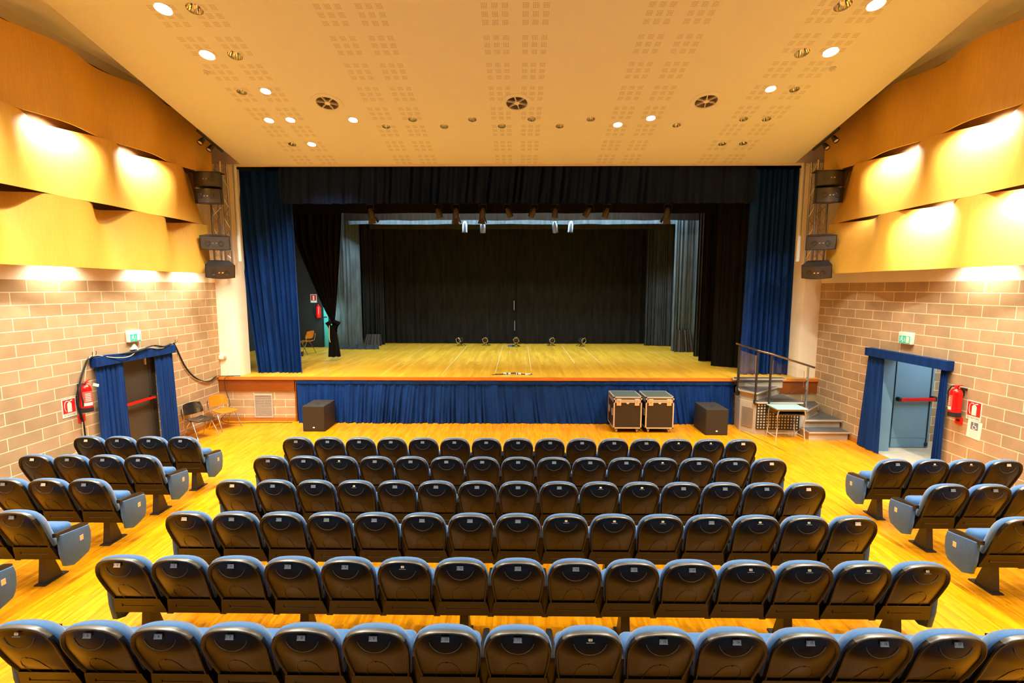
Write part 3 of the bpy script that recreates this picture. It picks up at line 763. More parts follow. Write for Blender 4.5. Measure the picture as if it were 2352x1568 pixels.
# borders
BG = 'horizontal stage borders'
def border(label, x0, x1, y, zt, zb, m_, seed):
    cur('border_curtain', label, 'curtain', m_, [(x0, y), (x1, y)], [(x0, y), (x1, y)], 8.58, zb, 10, .02, nu=160, nv=6, seed=seed, group=BG, hem=.01)
border('black border behind the front spotlights', -7.4, 7.4, 14.5, 6.9, 5.62, M_blackd, 41)
border('dark grey border, second from the front', -6.0, 6.3, 16.9, 7.0, 5.74, M_greyc, 42)
M_lit = velvet('grey_blue_cloth', (.075, .095, .105), .9, .1)  # black border cloth painted pale, cool light in its colour
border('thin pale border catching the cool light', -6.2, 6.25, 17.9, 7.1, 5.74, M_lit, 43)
border('rearmost grey border above the backdrop', -5.75, 5.85, 19.0, 7.2, 5.69, M_greyc, 44)
# dark side masking so that the wings stay closed
m = MB(); m.box(6.9, 6.95, 13.4, 20.5, 1.18, 6.6); tag(m.build('wing_flat', M_dark, smooth=False), 'dark flat closing the right wing behind the leg curtains', 'stage flat')
# pale strips painted as backlight through the backdrop seam
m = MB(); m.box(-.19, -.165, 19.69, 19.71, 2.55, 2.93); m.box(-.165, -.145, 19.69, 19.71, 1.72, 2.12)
m.build('seam_tape', mat('pale_blue_tape', (.35, .5, .6), .6), [q for q in D.objects if 'right of its centre seam' in q.get('label', '')][0], smooth=False)  # no tape: strips coloured as backlight through the seam

# ------------------------------------------------------------------ stage lamps
def par(name, L, r, m_, lens=M_chrome):
    """can along -Z from origin"""
    b = MB(); b.lathe([(.001, .02), (r*.5, .015), (r*.75, -.02), (r*.8, -.06), (r, -.10), (r, -L), (r*.93, -L), (r*.93, -.14), (.001, -.13)], 20)
    return b
def spot(x, y, z, rx, ry, label, m_, barn=True, L=.26, r=.10, group='spotlights on the front lighting bar'):
    t = empty('stage_spotlight', (x, y, z)); tag(t, label, 'spotlight', group)
    M = Matrix.Rotation(R_(ry), 4, 'Y') @ Matrix.Rotation(R_(rx), 4, 'X')
    Mt = Matrix.Translation((0, 0, -.12)) @ M
    b = par('b', L, r, m_); c = MB(); c.add(b.v, b.f, 0, Mt); c.build('housing', m_, t)
    c = MB(); c.tube([(-r-.02, 0, -.16), (-r-.02, 0, -.02), (0, 0, .0), (r+.02, 0, -.02), (r+.02, 0, -.16)], .009, 6); c.tube([(0, 0, 0), (0, 0, .12)], .014, 6); c.build('yoke', M_black, t)
    c = MB(); c.disc(r*.9, -L+.04, 20, M=Mt); c.build('lens', lens_m, t)
    if barn:
        c = MB()
        for k in range(4):
            a = k*PI/2
            Q = Mt @ Matrix.Rotation(a, 4, 'Z')
            c.add([(r, -r*.8, -L), (r, r*.8, -L), (r*1.6, r*1.3, -L-.15), (r*1.6, -r*1.3, -L-.15), (r-.004, -r*.8, -L), (r-.004, r*.8, -L), (r*1.6-.004, r*1.3, -L-.15), (r*1.6-.004, -r*1.3, -L-.15)], [(0, 1, 2, 3), (7, 6, 5, 4), (0, 4, 5, 1), (2, 6, 7, 3), (1, 5, 6, 2), (0, 3, 7, 4)], M=Q)
        c.build('barn_doors', m_, t)
    return t
lens_m = mat('lens_glass', (.05, .045, .04), .08)
M_can = mat('dull_aluminium', (.32, .34, .36), .3, metal=.9)
M_bronze = mat('bronze_lamp_paint', (.05, .036, .022), .5)
for i, (x, ry, bd) in enumerate(((-4.22, -8, 1), (-2.3, -12, 0), (-1.78, 3, 1), (-1.02, 5, 1), (-.33, -24, 0), (.44, 24, 0), (1.03, 0, 0), (2.0, 30, 0), (2.5, 14, 0), (4.2, 3, 1))):
    spot(x, 14.0, 5.80, 22, ry, 'bronze stage spotlight%s hanging above the stage, number %s from the left' % (' with barn doors' if bd else '', ['one', 'two', 'three', 'four', 'five', 'six', 'seven', 'eight', 'nine', 'ten'][i]), M_bronze, bd, r=.085)
m = MB(); m.tube([(-7.0, 14.0, 5.93), (7.0, 14.0, 5.93)], .025, 8); tag(m.build('lighting_bar', M_black), 'black lighting bar carrying the row of bronze spotlights', 'lighting bar')
for i, (x, ry, rx) in enumerate(((-1.92, 0, -5), (-1.28, 0, 12), (1.27, -8, 14), (1.86, 4, -5))):
    spot(x, 17.6, 5.90, rx, ry, ['grey can lamp under the pale border, leftmost of four', 'shiny can lamp under the pale border, second from left', 'shiny can lamp under the pale border, third from left', 'grey can lamp under the pale border, rightmost of four'][i], M_can, False, L=.38, r=.10, group='can lamps under the rear border')
m = MB(); m.tube([(-6.0, 17.6, 6.03), (6.0, 17.6, 6.03)], .025, 8); tag(m.build('lighting_bar', M_black), 'lighting bar above the rear can lamps', 'lighting bar')
for i, (x, y, rz) in enumerate(((-2.25, 19.0, -35), (-1.27, 19.1, -12), (-.09, 18.75, 0), (1.28, 19.1, 15), (2.44, 18.95, 35))):
    t = empty('floor_lamp', (x, y, 1.17), R_(rz)); tag(t, '%s of the five black lamps standing on the stage floor' % ['leftmost', 'second from left', 'middle', 'second from right', 'rightmost'][i], 'stage lamp', 'floor lamps along the backdrop')
    b = MB()
    for a in (45, 135, 225, 315):
        b.tube([(0, 0, .10), (.08*math.cos(R_(a)), .08*math.sin(R_(a)), .05), (.2*math.cos(R_(a)), .14*math.sin(R_(a)), .012)], .011, 6)
    b.tube([(0, 0, .08), (0, 0, .16)], .014, 8); b.build('stand', M_black, t)
    M = Matrix.Translation((0, 0.05, .26 if i != 2 else .33)) @ Matrix.Rotation(R_(-82 if i != 2 else -75), 4, 'X')
    h = MB(); p = par('b', .25, .10, None); h.add(p.v, p.f, 0, M)
    if i == 2: h.box(-.1, .1, -.10, .02, -.1, .06, M=Matrix.Translation((0, .0, .24)))
    hd = h.build('housing', M_black if i in (1, 3) else M_steel, t)
    c = MB(); c.disc(.088, -.2, 20, M=M); c.build('lens', lens_m, hd)
    c = MB()
    for k in range(4):
        a = k*PI/2+.3
        c.box(.095, .125, -.012, .012, -.26, -.235, M=M @ Matrix.Rotation(a, 4, 'Z'))
    c.tube([(math.cos(2*PI*k/20)*.102, math.sin(2*PI*k/20)*.102, -.25) for k in range(20)], .008, 6, M=M, closed=True); c.build('front_ring', M_alud, hd)
# little things on the stage
t = empty('power_strips', (-.2, 12.62, 1.17)); tag(t, 'white and blue power strips with tangled black cable on the stage edge', 'power strip')
b = MB(); b.rbox(-.19, .0, -.03, .03, 0, .045, .01); b.build('left_socket_block', M_signw, t)
b = MB(); b.rbox(-.12, -.06, -.032, .032, .002, .05, .01); b.rbox(.16, .2, -.034, .03, .002, .05, .01); b.build('blue_plug', mat('blue_plug', (.02, .15, .45), .5), t)
b = MB(); b.rbox(.14, .27, -.03, .03, 0, .045, .01); b.rbox(.38, .52, -.05, .0, 0, .03, .01); b.build('right_socket_block', M_signw, t)
rd = random.Random(2); b = MB()
for k in range(4): b.tube([(-.45+.25*j+rd.uniform(-.05, .05), rd.uniform(-.07, .07), .008+(.03 if 1 < j < 3 else 0)) for j in range(5)], .007, 5)
b.build('cable', M_rubber, t)
m = MB(); m.rbox(-.42, -.18, 18.85, 18.95, 1.171, 1.21, .015); m.rbox(-.26, -.2, 18.83, 18.9, 1.175, 1.235, .01)
tag(m.build('blue_plug_box', mat('blue_plastic', (.02, .16, .55), .4)), 'small bright blue plug box on the stage floor by the middle lamp', 'plug box')
m = MB(); rd = random.Random(6)
for k in range(7):
    cx_, cy_, rr = rd.uniform(-.06, .06), rd.uniform(-.05, .05), rd.uniform(.12, .22)
    m.tube([(-7.42+cx_+rr*math.cos(2*PI*j/18), 15.95+cy_+rr*.8*math.sin(2*PI*j/18), 1.185+k*.018+.008*math.sin(j)) for j in range(18)], .012, 6, closed=True)
tag(m.build('cable_coil', M_rubber), 'coiled black cables on the stage floor behind the left blue curtain', 'cable coil')

# ------------------------------------------------------------------ loudspeakers and truss
def louds(x, y, z, side, tilt, yaw, label):
    tx = (-7.135 if side < 0 else 7.035)-x
    t = empty('loudspeaker', (x, y, z)); tag(t, label, 'loudspeaker', 'black wall loudspeakers beside the stage')
    M = Matrix.Rotation(R_(yaw)*-side, 4, 'Z') @ Matrix.Rotation(R_(tilt), 4, 'X')
    hw, hh = .30, .16
    n = 12
    front = [(-hw+2*hw*i/n, -.15-.075*math.cos(PI*(i/n-.5))) for i in range(n+1)]
    poly = front+[(.20, .12), (-.20, .12)]
    b = MB(); b.prism([(q[0]*1.0, q[1]+.02) for q in poly], -hh, hh, M=M)
    c = b.build('cabinet', M_shell2, t, ang=30)
    g = MB(); f2 = [(-hw*.94+2*hw*.94*i/n, -.152-.075*math.cos(PI*(i/n-.5))*1) for i in range(n+1)]
    g.loft([[(p[0], p[1]+.014, z_) for p in f2]+[(p[0], p[1]+.05, z_) for p in reversed(f2)] for z_ in (-hh*.9, hh*.9)], M=M)
    g.build('grille', mat('speaker_grille', (.045, .038, .03), .55), c, ang=30)
    k = MB()
    for sx in (-.14, .13):
        k.tube([(sx+.052*math.cos(2*PI*j/20), -.208+.006*abs(sx)*4, -.0+.052*math.sin(2*PI*j/20)) for j in range(20)], .004, 5, M=M, closed=True)
    k.build('driver_ring', M_shell2, c)
    bd = MB(); bd.prism([(-.055, -.012), (.045, -.012), (.06, .012), (-.04, .012)], -.212, -.204, 'y', M=M); bd.build('badge', M_alu, c)
    br = MB(); br.tube([(0, .05, 0), (tx*.5, .3, 0), (tx, .5, 0)], .025, 8); br.build('bracket', M_black, t)
    return t
for sd, X0 in ((-1, -7.27), (1, 7.17)):
    nm = 'left' if sd < 0 else 'right'
    XS = (-7.07, -7.04, -6.99) if sd < 0 else (6.95, 6.90, 6.875)
    louds(XS[0], 11.33, 5.87, sd, -3, 2, 'topmost black loudspeaker on the %s truss' % nm)
    louds(XS[0], 11.33, 5.52, sd, 4, 2, 'second black loudspeaker from the top on the %s truss' % nm)
    louds(XS[1], 11.35, 4.50, sd, 12, 24, 'third black loudspeaker from the top on the %s truss' % nm)
    louds(XS[2], 11.35, 3.88, sd, 26, 36, 'lowest black loudspeaker on the %s truss, tilted down' % nm)
    b = MB(); b.prism([(-.36, 0), (.32, 0), (.28, .3), (-.3, .3)], 6.035, 6.05, M=Matrix.Translation((XS[0], 11.15, 0)))
    tag(b.build('shelf_plate', M_black), 'thin black plate on top of the %s loudspeaker stack' % nm, 'plate')
    t = empty('truss', (X0+sd*.0, 11.98, 3.6)); tag(t, 'silver lattice truss standing upright against the %s stage pillar' % nm, 'truss')
    h = .135; c = MB()
    for a in (-h, h):
        for b_ in (-h, h): c.tube([(a, b_, .25), (a, b_, 2.84)], .025, 10)
    c.build('chords', M_alu, t)
    c = MB(); zz = .3; k = 0
    while zz+.25 < 2.84:
        for (p, q) in (((-h, -h), (h, -h)), ((h, -h), (h, h)), ((h, h), (-h, h)), ((-h, h), (-h, -h))):
            a, b_ = (p, q) if k % 2 else (q, p)
            c.tube([(*a, zz), (*b_, zz+.25)], .009, 6)
        zz += .25; k += 1
    c.tube([(-h, -h, 2.82), (h, -h, 2.82)], .012, 6); c.build('braces', M_alu, t)
    xp = X0-sd*.28
    c = MB(); c.tube([(xp, 12.2, 4.1), (xp, 12.2, 6.45)], .045, 12)
    tag(c.build('riser_pipe', M_cream), 'cream pipe running up the %s pillar beside the truss' % nm, 'pipe')

# ------------------------------------------------------------------ subwoofers, flight cases
def sub(x0, x1, y0, y1, h, label, side):
    t = empty('subwoofer', ((x0+x1)/2, (y0+y1)/2, 0)); tag(t, label, 'subwoofer', 'black floor subwoofers')
    hx, hy = (x1-x0)/2, (y1-y0)/2
    b = MB(); b.rbox(-hx, hx, -hy, hy, 0, h, .008); c = b.build('cabinet', M_carpetb, t)
    g = MB(); g.box(-hx+.015, hx-.015, -hy-.006, -hy+.01, .02, h-.02); g.build('front_grille', mat('sub_grille', (.022, .016, .008), .6), t)
    g = MB(); g.box(-.02, .025, -hy-.01, -hy, .085, .115); g.build('badge', M_signw, t)
    g = MB(); g.lathe([(.001, .003), (.03, .003), (.05, .001), (.05, 0)], 20, M=Matrix.Translation((0, -.05, h))); g.build('pole_socket', M_black, t)
    g = MB()
    for z in (.36, .25): g.lathe([(.001, .004), (.035, .004), (.045, 0)], 16, M=Matrix.Translation((side*hx, -.02, z)) @ Matrix.Rotation(side*PI/2, 4, 'Y') @ Matrix.Scale(.5, 4, (0, 1, 0)))
    g.build('handle', M_steel, t)
sub(-5.19, -4.66, 11.30, 12.0, .62, 'black subwoofer cabinet on the floor at the left end of the stage skirt', 1)
sub(4.41, 4.93, 11.16, 11.92, .62, 'black subwoofer cabinet on the floor at the right end of the stage skirt', -1)
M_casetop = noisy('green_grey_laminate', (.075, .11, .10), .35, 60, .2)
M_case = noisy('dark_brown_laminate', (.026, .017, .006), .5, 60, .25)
def case(x0, x1, y0, y1, label):
    t = empty('flight_case', ((x0+x1)/2, (y0+y1)/2, 0)); tag(t, label, 'flight case', 'wheeled flight cases before the stage')
    hx, hy = (x1-x0)/2, (y1-y0)/2; zb, zl, zt = .11, .77, .88
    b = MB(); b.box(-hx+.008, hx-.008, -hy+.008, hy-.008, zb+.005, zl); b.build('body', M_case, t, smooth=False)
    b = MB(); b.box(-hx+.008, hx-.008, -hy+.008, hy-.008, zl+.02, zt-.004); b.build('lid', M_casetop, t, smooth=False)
    e = MB(); w_ = .028
    for sx in (-1, 1):
        for sy in (-1, 1):
            xa, xb = sorted((sx*hx, sx*(hx-w_))); ya, yb_ = sorted((sy*hy, sy*(hy-w_)))
            e.box(xa, xb, ya, yb_, zb, zl+.005); e.box(xa, xb, ya, yb_, zl+.012, zt)
    for z0, z1 in ((zb, zb+w_), (zl-.03, zl+.005), (zl+.012, zl+.04), (zt-w_, zt)):
        for s in (-1, 1):
            ya, yb_ = sorted((s*hy, s*(hy-w_ if z1 == zt or z0 == zb else hy-.008))); e.box(-hx, hx, ya, yb_, z0, z1)
            xa, xb = sorted((s*hx, s*(hx-w_ if z1 == zt or z0 == zb else hx-.008))); e.box(xa, xb, -hy, hy, z0, z1)
    e.build('edging', M_alud, t, smooth=False)
    for sx in (-1, 1):
        l = MB(); cx_ = sx*(hx-.12); l.rbox(cx_-.055, cx_+.055, -hy-.012, -hy+.004, zl-.10, zl+.06, .005); la = l.build('latch', M_alud, t)
        l = MB(); l.prism([(cx_-.02, zl-.04), (cx_+.01, zl-.05), (cx_+.025, zl), (cx_, zl+.025), (cx_-.02, zl)], -hy-.018, -hy-.01, 'y'); l.build('twist_lock', M_alu, la)
        for sy in (-1, 1):
            c = MB(); x_, y_ = sx*(hx-.09), sy*(hy-.09)
            c.box(x_-.035, x_+.035, y_-.04, y_+.04, .10, .112); c.box(x_-.024, x_-.018, y_-.03, y_+.03, .04, .1); c.box(x_+.018, x_+.024, y_-.03, y_+.03, .04, .1)
            ca = c.build('caster', M_alud, t, smooth=False)
            c = MB(); c.lathe([(.03, -.014), (.041, -.010), (.041, .010), (.03, .014)], 18, caps=True, M=Matrix.Translation((x_, y_, .041)) @ Matrix.Rotation(PI/2, 4, 'Y')); c.build('wheel', M_tapep, ca)
    o = MB(); o.lathe([(.001, .004), (.03, .003), (.034, 0)], 20, M=Matrix.Translation((0, -hy+.008, zl-.045)) @ Matrix.Rotation(PI/2, 4, 'X') @ Matrix.Scale(.55, 4, (0, 1, 0))); o.build('oval_badge', M_signw, t)
    s = MB(); s.box(-hx-.006, -hx+.01, -.25, -.13, .40, .56); s.box(-hx-.006, -hx+.01, .13, .25, .40, .56); s.build('side_handle', M_alud, t)
case(2.27, 2.94, 11.30, 12.02, 'left of the two black flight cases with aluminium edges and wheels')
case(3.03, 3.70, 11.30, 12.02, 'right of the two black flight cases with aluminium edges and wheels')

# ------------------------------------------------------------------ stacking chairs
def side_chair(name, loc, rz, m_, label, group='stacking side chairs'):
    t = empty(name, loc, rz); tag(t, label, 'chair', group)
    # local: faces -Y (front), back at +Y
    s = MB()
    def sf(u, v, off):
        a = u*2-1; y = -.22+.44*v; hw = .23-.03*v
        r = .02*(a*a)+.018*math.sin(v*PI)*-1+(-.03*(1-v)**3)
        return (a*hw*(1-.25*max(0, abs(v-.5)*2-.75)**1), y, .45+r+off)
    n = 14
    s.grid(lambda u, v: sf(u, v, .006), n, n); s.grid(lambda u, v: sf(u, v, -.008), n, n)
    k = (n+1)**2
    for i in range(n):
        for a, b in ((i, i+1), (n*(n+1)+i, n*(n+1)+i+1), (i*(n+1), (i+1)*(n+1)), (i*(n+1)+n, (i+1)*(n+1)+n)): s.f.append((a, b, k+b, k+a)); s.m.append(0)
    s.build('seat', m_, t, ang=60)
    s = MB()
    def bf(u, v, off):
        a = u*2-1; hw = .235-.02*v
        rr = 1-.18*max(0, abs(v-.5)*2-.6)
        return (a*hw*rr, .22+.07*v-.045*a*a*-1*-1+off, .54+.27*v-.02*a*a*(1 if v > .5 else -1))
    s.grid(lambda u, v: bf(u, v, .006), n, n); s.grid(lambda u, v: bf(u, v, -.006), n, n)
    for i in range(n):
        for a, b in ((i, i+1), (n*(n+1)+i, n*(n+1)+i+1), (i*(n+1), (i+1)*(n+1)), (i*(n+1)+n, (i+1)*(n+1)+n)): s.f.append((a, b, k+b, k+a)); s.m.append(0)
    s.build('backrest', m_, t, ang=60)
    s = MB()
    for sx in (-1, 1):
        s.tube([(sx*.22, -.05, .425), (sx*.235, .12, .43), (sx*.245, .21, .47), (sx*.243, .25, .60), (sx*.23, .27, .70)], .011, 8)
    s.tube([(-.22, -.02, .425), (.22, -.02, .425)], .011, 8); s.build('frame', M_chrome, t)
    for sx in (-1, 1):
        for sy, y1 in ((-1, -.26), (1, .26)):
            l = MB(); l.tube([(sx*.20, sy*.03, .43), (sx*.225, sy*.10, .33), (sx*.25, y1, .012)], .010, 8); l.tube([(sx*.25, y1, .016), (sx*.252, y1*1.01, .0)], .013, 8); l.build('leg', M_chrome, t)
    return t
M_blk_ply = mat('black_shell', (.014, .013, .012), .25, coat=.3)
side_chair('side_chair', (-7.33, 10.78, 0), R_(70), M_blk_ply, 'black side chair with chrome legs against the left wall')
side_chair('side_chair', (-7.24, 11.56, 0), R_(66), M_orange, 'orange plywood side chair with chrome legs in the corner left of the stage')
side_chair('side_chair', (-7.38, 16.5, 1.17), R_(-100), M_orange, 'orange plywood side chair on the stage, behind the left curtain')

# ------------------------------------------------------------------ school desk
t = empty('school_desk', (6.15, 10.92, 0)); tag(t, 'small school desk with mint green top and beige tube legs by the steps', 'desk')
b = MB(); b.rbox(-.35, .35, -.24, .24, .735, .757, .008); b.build('tabletop', M_mint, t)
b = MB(); b.box(-.30, .30, -.20, .20, .60, .61); b.box(-.30, .30, .19, .2, .60, .70); b.box(-.30, -.29, -.20, .2, .60, .72); b.box(.29, .30, -.20, .2, .60, .72); b.build('book_shelf', mat('brown_metal', (.10, .06, .03), .5), t)
M_beige = mat('beige_tube', (.52, .42, .28), .35)
b = MB()
for sx in (-1, 1): b.tube([(sx*.30, -.20, .71), (sx*.30, .20, .71)], .012); b.tube([(sx*.315, -.17, .10), (sx*.315, .19, .10)], .010)
b.tube([(-.30, -.20, .71), (.30, -.20, .71)], .012); b.tube([(-.315, .10, .10), (.315, .10, .10)], .010); b.build('frame', M_beige, t)
for sx in (-1, 1):
    for sy in (-1, 1):
        b = MB(); b.tube([(sx*.27, sy*.20, .722), (sx*.30, sy*.2, .68), (sx*.312, sy*.198, .6), (sx*.30, sy*.19, .3), (sx*.325, sy*.21, 0.0)], .0125); b.build('leg', M_beige, t)

# ------------------------------------------------------------------ winding steps
t = empty('stage_steps', (6.2, 11.7, 0)); O = (6.2, 11.7)
tag(t, 'winding grey metal steps with dark treads leading up to the right end of the stage', 'steps')
def loc2(P): return [(x-O[0], y-O[1]) for x, y in P]
P1, P2 = (6.60, 12.12), (6.72, 11.17)
body = [(5.50, 12.12), (5.40, 11.62), (5.62, 11.25), (6.60, 11.21), (6.60, 12.12)]
b = MB(); b.prism(loc2(body), 0, .76)
b.prism(loc2([(5.50, 12.12), (5.42, 11.66), (5.64, 11.32), P1]), .76, .97)
b.prism(loc2([(5.52, 12.12), (5.46, 11.98), (6.60, 11.98), (6.60, 12.12)]), .97, 1.18)
b.prism(loc2([P1, (6.60, 11.3), P2, (7.36, 11.80), (7.50, 12.12)]), 0, .57)
b.prism(loc2([P2, (7.54, 11.17), (7.54, 12.12), (7.4, 11.9)]), 0, .36)
b.prism(loc2([(6.64, 10.84), (7.52, 10.84), (7.52, 11.2), (6.64, 11.2)]), 0, .165)
b.build('body', M_grey, t, smooth=False)
treads = [([(5.42, 12.12), (5.32, 11.90), (6.66, 11.92), (6.66, 12.12)], 1.18), ([(5.46, 12.0), (5.36, 11.62), (5.60, 11.22), (6.64, 12.10)], .97),
          ([(5.56, 11.30), (5.60, 11.18), (6.66, 11.16), (6.66, 12.1), (6.5, 12.0)], .76), ([(6.64, 12.1), (6.64, 11.2), (6.74, 11.14), (7.42, 11.78), (7.52, 12.12)], .57),
          ([(6.68, 11.10), (7.55, 11.10), (7.55, 12.05), (7.4, 11.75)], .36), ([(6.61, 10.79), (7.55, 10.79), (7.55, 11.2), (6.61, 11.2)], .165)]
for P, z in treads:
    b = MB(); b.prism(loc2(P), z, z+.034, mi=1)
    cx_ = sum(p[0] for p in P)/len(P); cy_ = sum(p[1] for p in P)/len(P)
    b.prism(loc2([(cx_+(x-cx_)*.965, cy_+(y-cy_)*.965) for x, y in P]), z+.02, z+.038, mi=0)
    b.build('tread', [M_tread, M_grey], t, smooth=False)
# grille with square holes
def seg_grid(p, q, z0, z1, cell, bar, name, m_, back):
    L = math.hypot(q[0]-p[0], q[1]-p[1]); ang = math.atan2(q[1]-p[1], q[0]-p[0])
    M = Matrix.Translation((p[0]-O[0], p[1]-O[1], 0)) @ Matrix.Rotation(ang, 4, 'Z')
    b = MB(); n = int(L/cell); nz = int((z1-z0)/cell)
    for i in range(n+1): x = i*L/n; b.box(x-bar, x+bar, -.02, -.006, z0, z1, M=M)
    for i in range(nz+1): z = z0+i*(z1-z0)/nz; b.box(0, L, -.021, -.007, z-bar, z+bar, M=M)
    b.build(name, m_, t, smooth=False)
    b = MB(); b.box(.02, L-.02, -.006, -.002, z0, z1, M=M); b.build('grille_backing', back, t, smooth=False)
seg_grid((5.63, 11.245), (6.60, 11.205), .14, .745, .066, .011, 'square_grille', M_black, M_signw)
p, q = (5.405, 11.60), (5.61, 11.26)
L = math.hypot(q[0]-p[0], q[1]-p[1]); M = Matrix.Translation((p[0]-O[0], p[1]-O[1], 0)) @ Matrix.Rotation(math.atan2(q[1]-p[1], q[0]-p[0]), 4, 'Z')
b = MB()
for i in range(16): b.box(.05, L-.06, -.012, 0, .15+i*.03, .165+i*.03, M=M)
b.build('louvre', M_alud, t, smooth=False)
# railing
t2 = empty('handrail', (6.2, 11.7, 0)); tag(t2, 'dark steel handrail with clear panels along the stage steps', 'handrail')
lp = lambda x, y, z: (x-O[0], y-O[1], z)
posts = [((5.39, 11.78), .82, 2.05), ((5.585, 11.26), .72, 1.96), ((5.86, 11.17), .52, 1.90), ((6.70, 11.14), .60, 1.64)]
for (x, y), z0, z1 in posts:
    b = MB(); b.box(x-O[0]-.018, x-O[0]+.018, y-O[1]-.018, y-O[1]+.018, z0, z1); b.box(x-O[0]-.03, x-O[0]+.05, y-O[1]-.03, y-O[1]+.03, z0+.02, z0+.10); b.build('post', M_steel if x < 6.5 else M_chrome, t2, smooth=False)
b = MB(); b.tube([lp(5.34, 11.85, 2.10), lp(5.39, 11.78, 2.085), lp(5.585, 11.26, 2.0), lp(5.86, 11.17, 1.93), lp(6.70, 11.14, 1.67), lp(6.86, 11.16, 1.62)], .023, 12); b.build('rail', mat('brown_steel', (.22, .15, .09), .25, metal=.9), t2)
b = MB()
def pane(a, c_, z0, z1, z2, z3):
    d = Vector((c_[0]-a[0], c_[1]-a[1], 0)); n = Vector((d.y, -d.x, 0)).normalized()*.005
    A, B = Vector((a[0]-O[0], a[1]-O[1], 0)), Vector((c_[0]-O[0], c_[1]-O[1], 0))
    fr = [(A+n).to_tuple()[:2]+(z0,), (B+n).to_tuple()[:2]+(z1,), (B+n).to_tuple()[:2]+(z2,), (A+n).to_tuple()[:2]+(z3,)]
    bk = [(A-n).to_tuple()[:2]+(z0,), (B-n).to_tuple()[:2]+(z1,), (B-n).to_tuple()[:2]+(z2,), (A-n).to_tuple()[:2]+(z3,)]
    b.loft([fr, bk])
pane((5.40, 11.74), (5.57, 11.30), 1.22, 1.16, 1.88, 1.95); pane((5.90, 11.16), (6.62, 11.14), .82, 1.15, 1.55, 1.80)
b.build('clear_panel', M_glass, t2, smooth=False)

# ------------------------------------------------------------------ doors
def door_dressing(side, x, y0, y1, yo0, yo1, label, folds):
    # side -1 left wall, +1 right wall. Pelmet and two curtains
    t = empty('pelmet', (x, (y0+y1)/2, 0)); nm = 'left' if side < 0 else 'right'
    s = -side
    b = MB(); xa, xb = sorted((x, x+s*.12))
    if side < 0:
        n = 40
        b.grid(lambda u, v: (s*.12+.006*math.sin(u*40), (u-.5)*(y1-y0), 2.19-.17*v+.012*math.sin(u*13)*(1-v)), n, 4); b.grid(lambda u, v: (s*.12*v, (u-.5)*(y1-y0), 2.19+.012*math.sin(u*13)), n, 2)
        b.box(*sorted((0, s*.12)), -(y1-y0)/2-.003, -(y1-y0)/2+.003, 2.02, 2.19); b.box(*sorted((0, s*.12)), (y1-y0)/2-.003, (y1-y0)/2+.003, 2.02, 2.19)
    else: b.box(*sorted((0, s*.13)), -(y1-y0)/2, (y1-y0)/2, 2.02, 2.185)
    o = b.build('pelmet', M_blue, t, smooth=side < 0); tag(t, 'blue fabric pelmet over the %s side door' % nm, 'pelmet')
    o.name = 'pelmet_cloth'
    for (a, c_, aa, cc, w_) in ((y0+.03, yo0, y0-.02, yo0+(.02), 'nearer'), (yo1, y1-.03, yo1+(0 if side < 0 else -.08), y1+(.08 if side > 0 else .0), 'farther')):
        cur('door_curtain', '%s blue velvet curtain of the %s side door' % (w_, nm), 'curtain', M_blue, [(x+s*.065, a), (x+s*.065, c_)], [(x+s*.085, aa), (x+s*.085, cc)], 2.04, .02, folds, .03, seed=int(50+a*3), nv=10, amp_top=.7, group='blue side door curtains', nu=70)
door_dressing(-1, XL, 8.52, 10.55, 9.16, 9.98, '', 5); door_dressing(1, XR, 8.42, 10.42, 8.60, 9.94, '', 4)
# left: dark double door with red bar
d = MB(); d.box(-.06, 0, 8.96, 9.93, .01, 2.04); d.box(-.055, .005, 9.935, 10.11, .01, 2.04)
dl = empty('door_1', (XL-.05, 0, 0)); struct(dl); d.build('door_leaf', M_doord, dl, smooth=False)
b = MB(); b.tube([(.09, 9.14, 1.15), (.09, 9.93, 1.15)], .028, 10); bar = b.build('panic_bar', M_red, dl)
b = MB(); b.box(0, .11, 9.10, 9.16, 1.11, 1.19); b.box(0, .11, 9.9, 9.96, 1.11, 1.19); b.build('bar_bracket', M_black, bar)
b = MB(); b.box(0, .03, 9.82, 9.86, 1.86, 2.0); b.build('door_closer', M_grey, dl)
# right: open blue-grey leaf
dr = empty('door_2', (8.02, 10.36, 0)); struct(dr)
b = MB(); b.box(.08, .89, -.03, .03, .01, 2.02); b.box(.08, .89, -.036, -.03, .22, .235); leaf = b.build('door_leaf', M_door, dr, smooth=False)
b = MB(); b.box(-.02, .0, -.06, .02, 0, 2.05); b.box(.0, .05, -.03, .03, 0, 2.05, 1); b.box(.82, .845, -.04, -.03, .05, 1.98, 1); b.build('door_edge', [M_door, M_black], dr, smooth=False)
b = MB(); b.tube([(.14, -.11, 1.08), (.86, -.11, 1.09)], .04, 10); bar = b.build('panic_bar', M_red, dr)
b = MB(); b.rbox(.10, .17, -.14, -.03, 1.04, 1.13, .02); b.rbox(.84, .92, -.13, -.03, 1.04, 1.15, .02); b.build('bar_bracket', M_black, bar)
b = MB(); b.rbox(.80, .86, -.055, -.03, .03, .12, .01); b.build('kick_stop', M_black, dr)
# frame of the right doorway
b = MB(); b.box(XR+.02, XR+.30, 10.09, 10.13, 0, 2.06); b.box(XR+.02, XR+.40, 8.61, 8.64, 0, 2.06); b.box(XR+.31, XR+.50, 10.36, 10.4, 0, 2.06, 1); b.box(XR+.02, XR+.4, 8.61, 10.12, 2.04, 2.07); struct(b.build('trim_door_frame', [M_door, M_black], smooth=False))
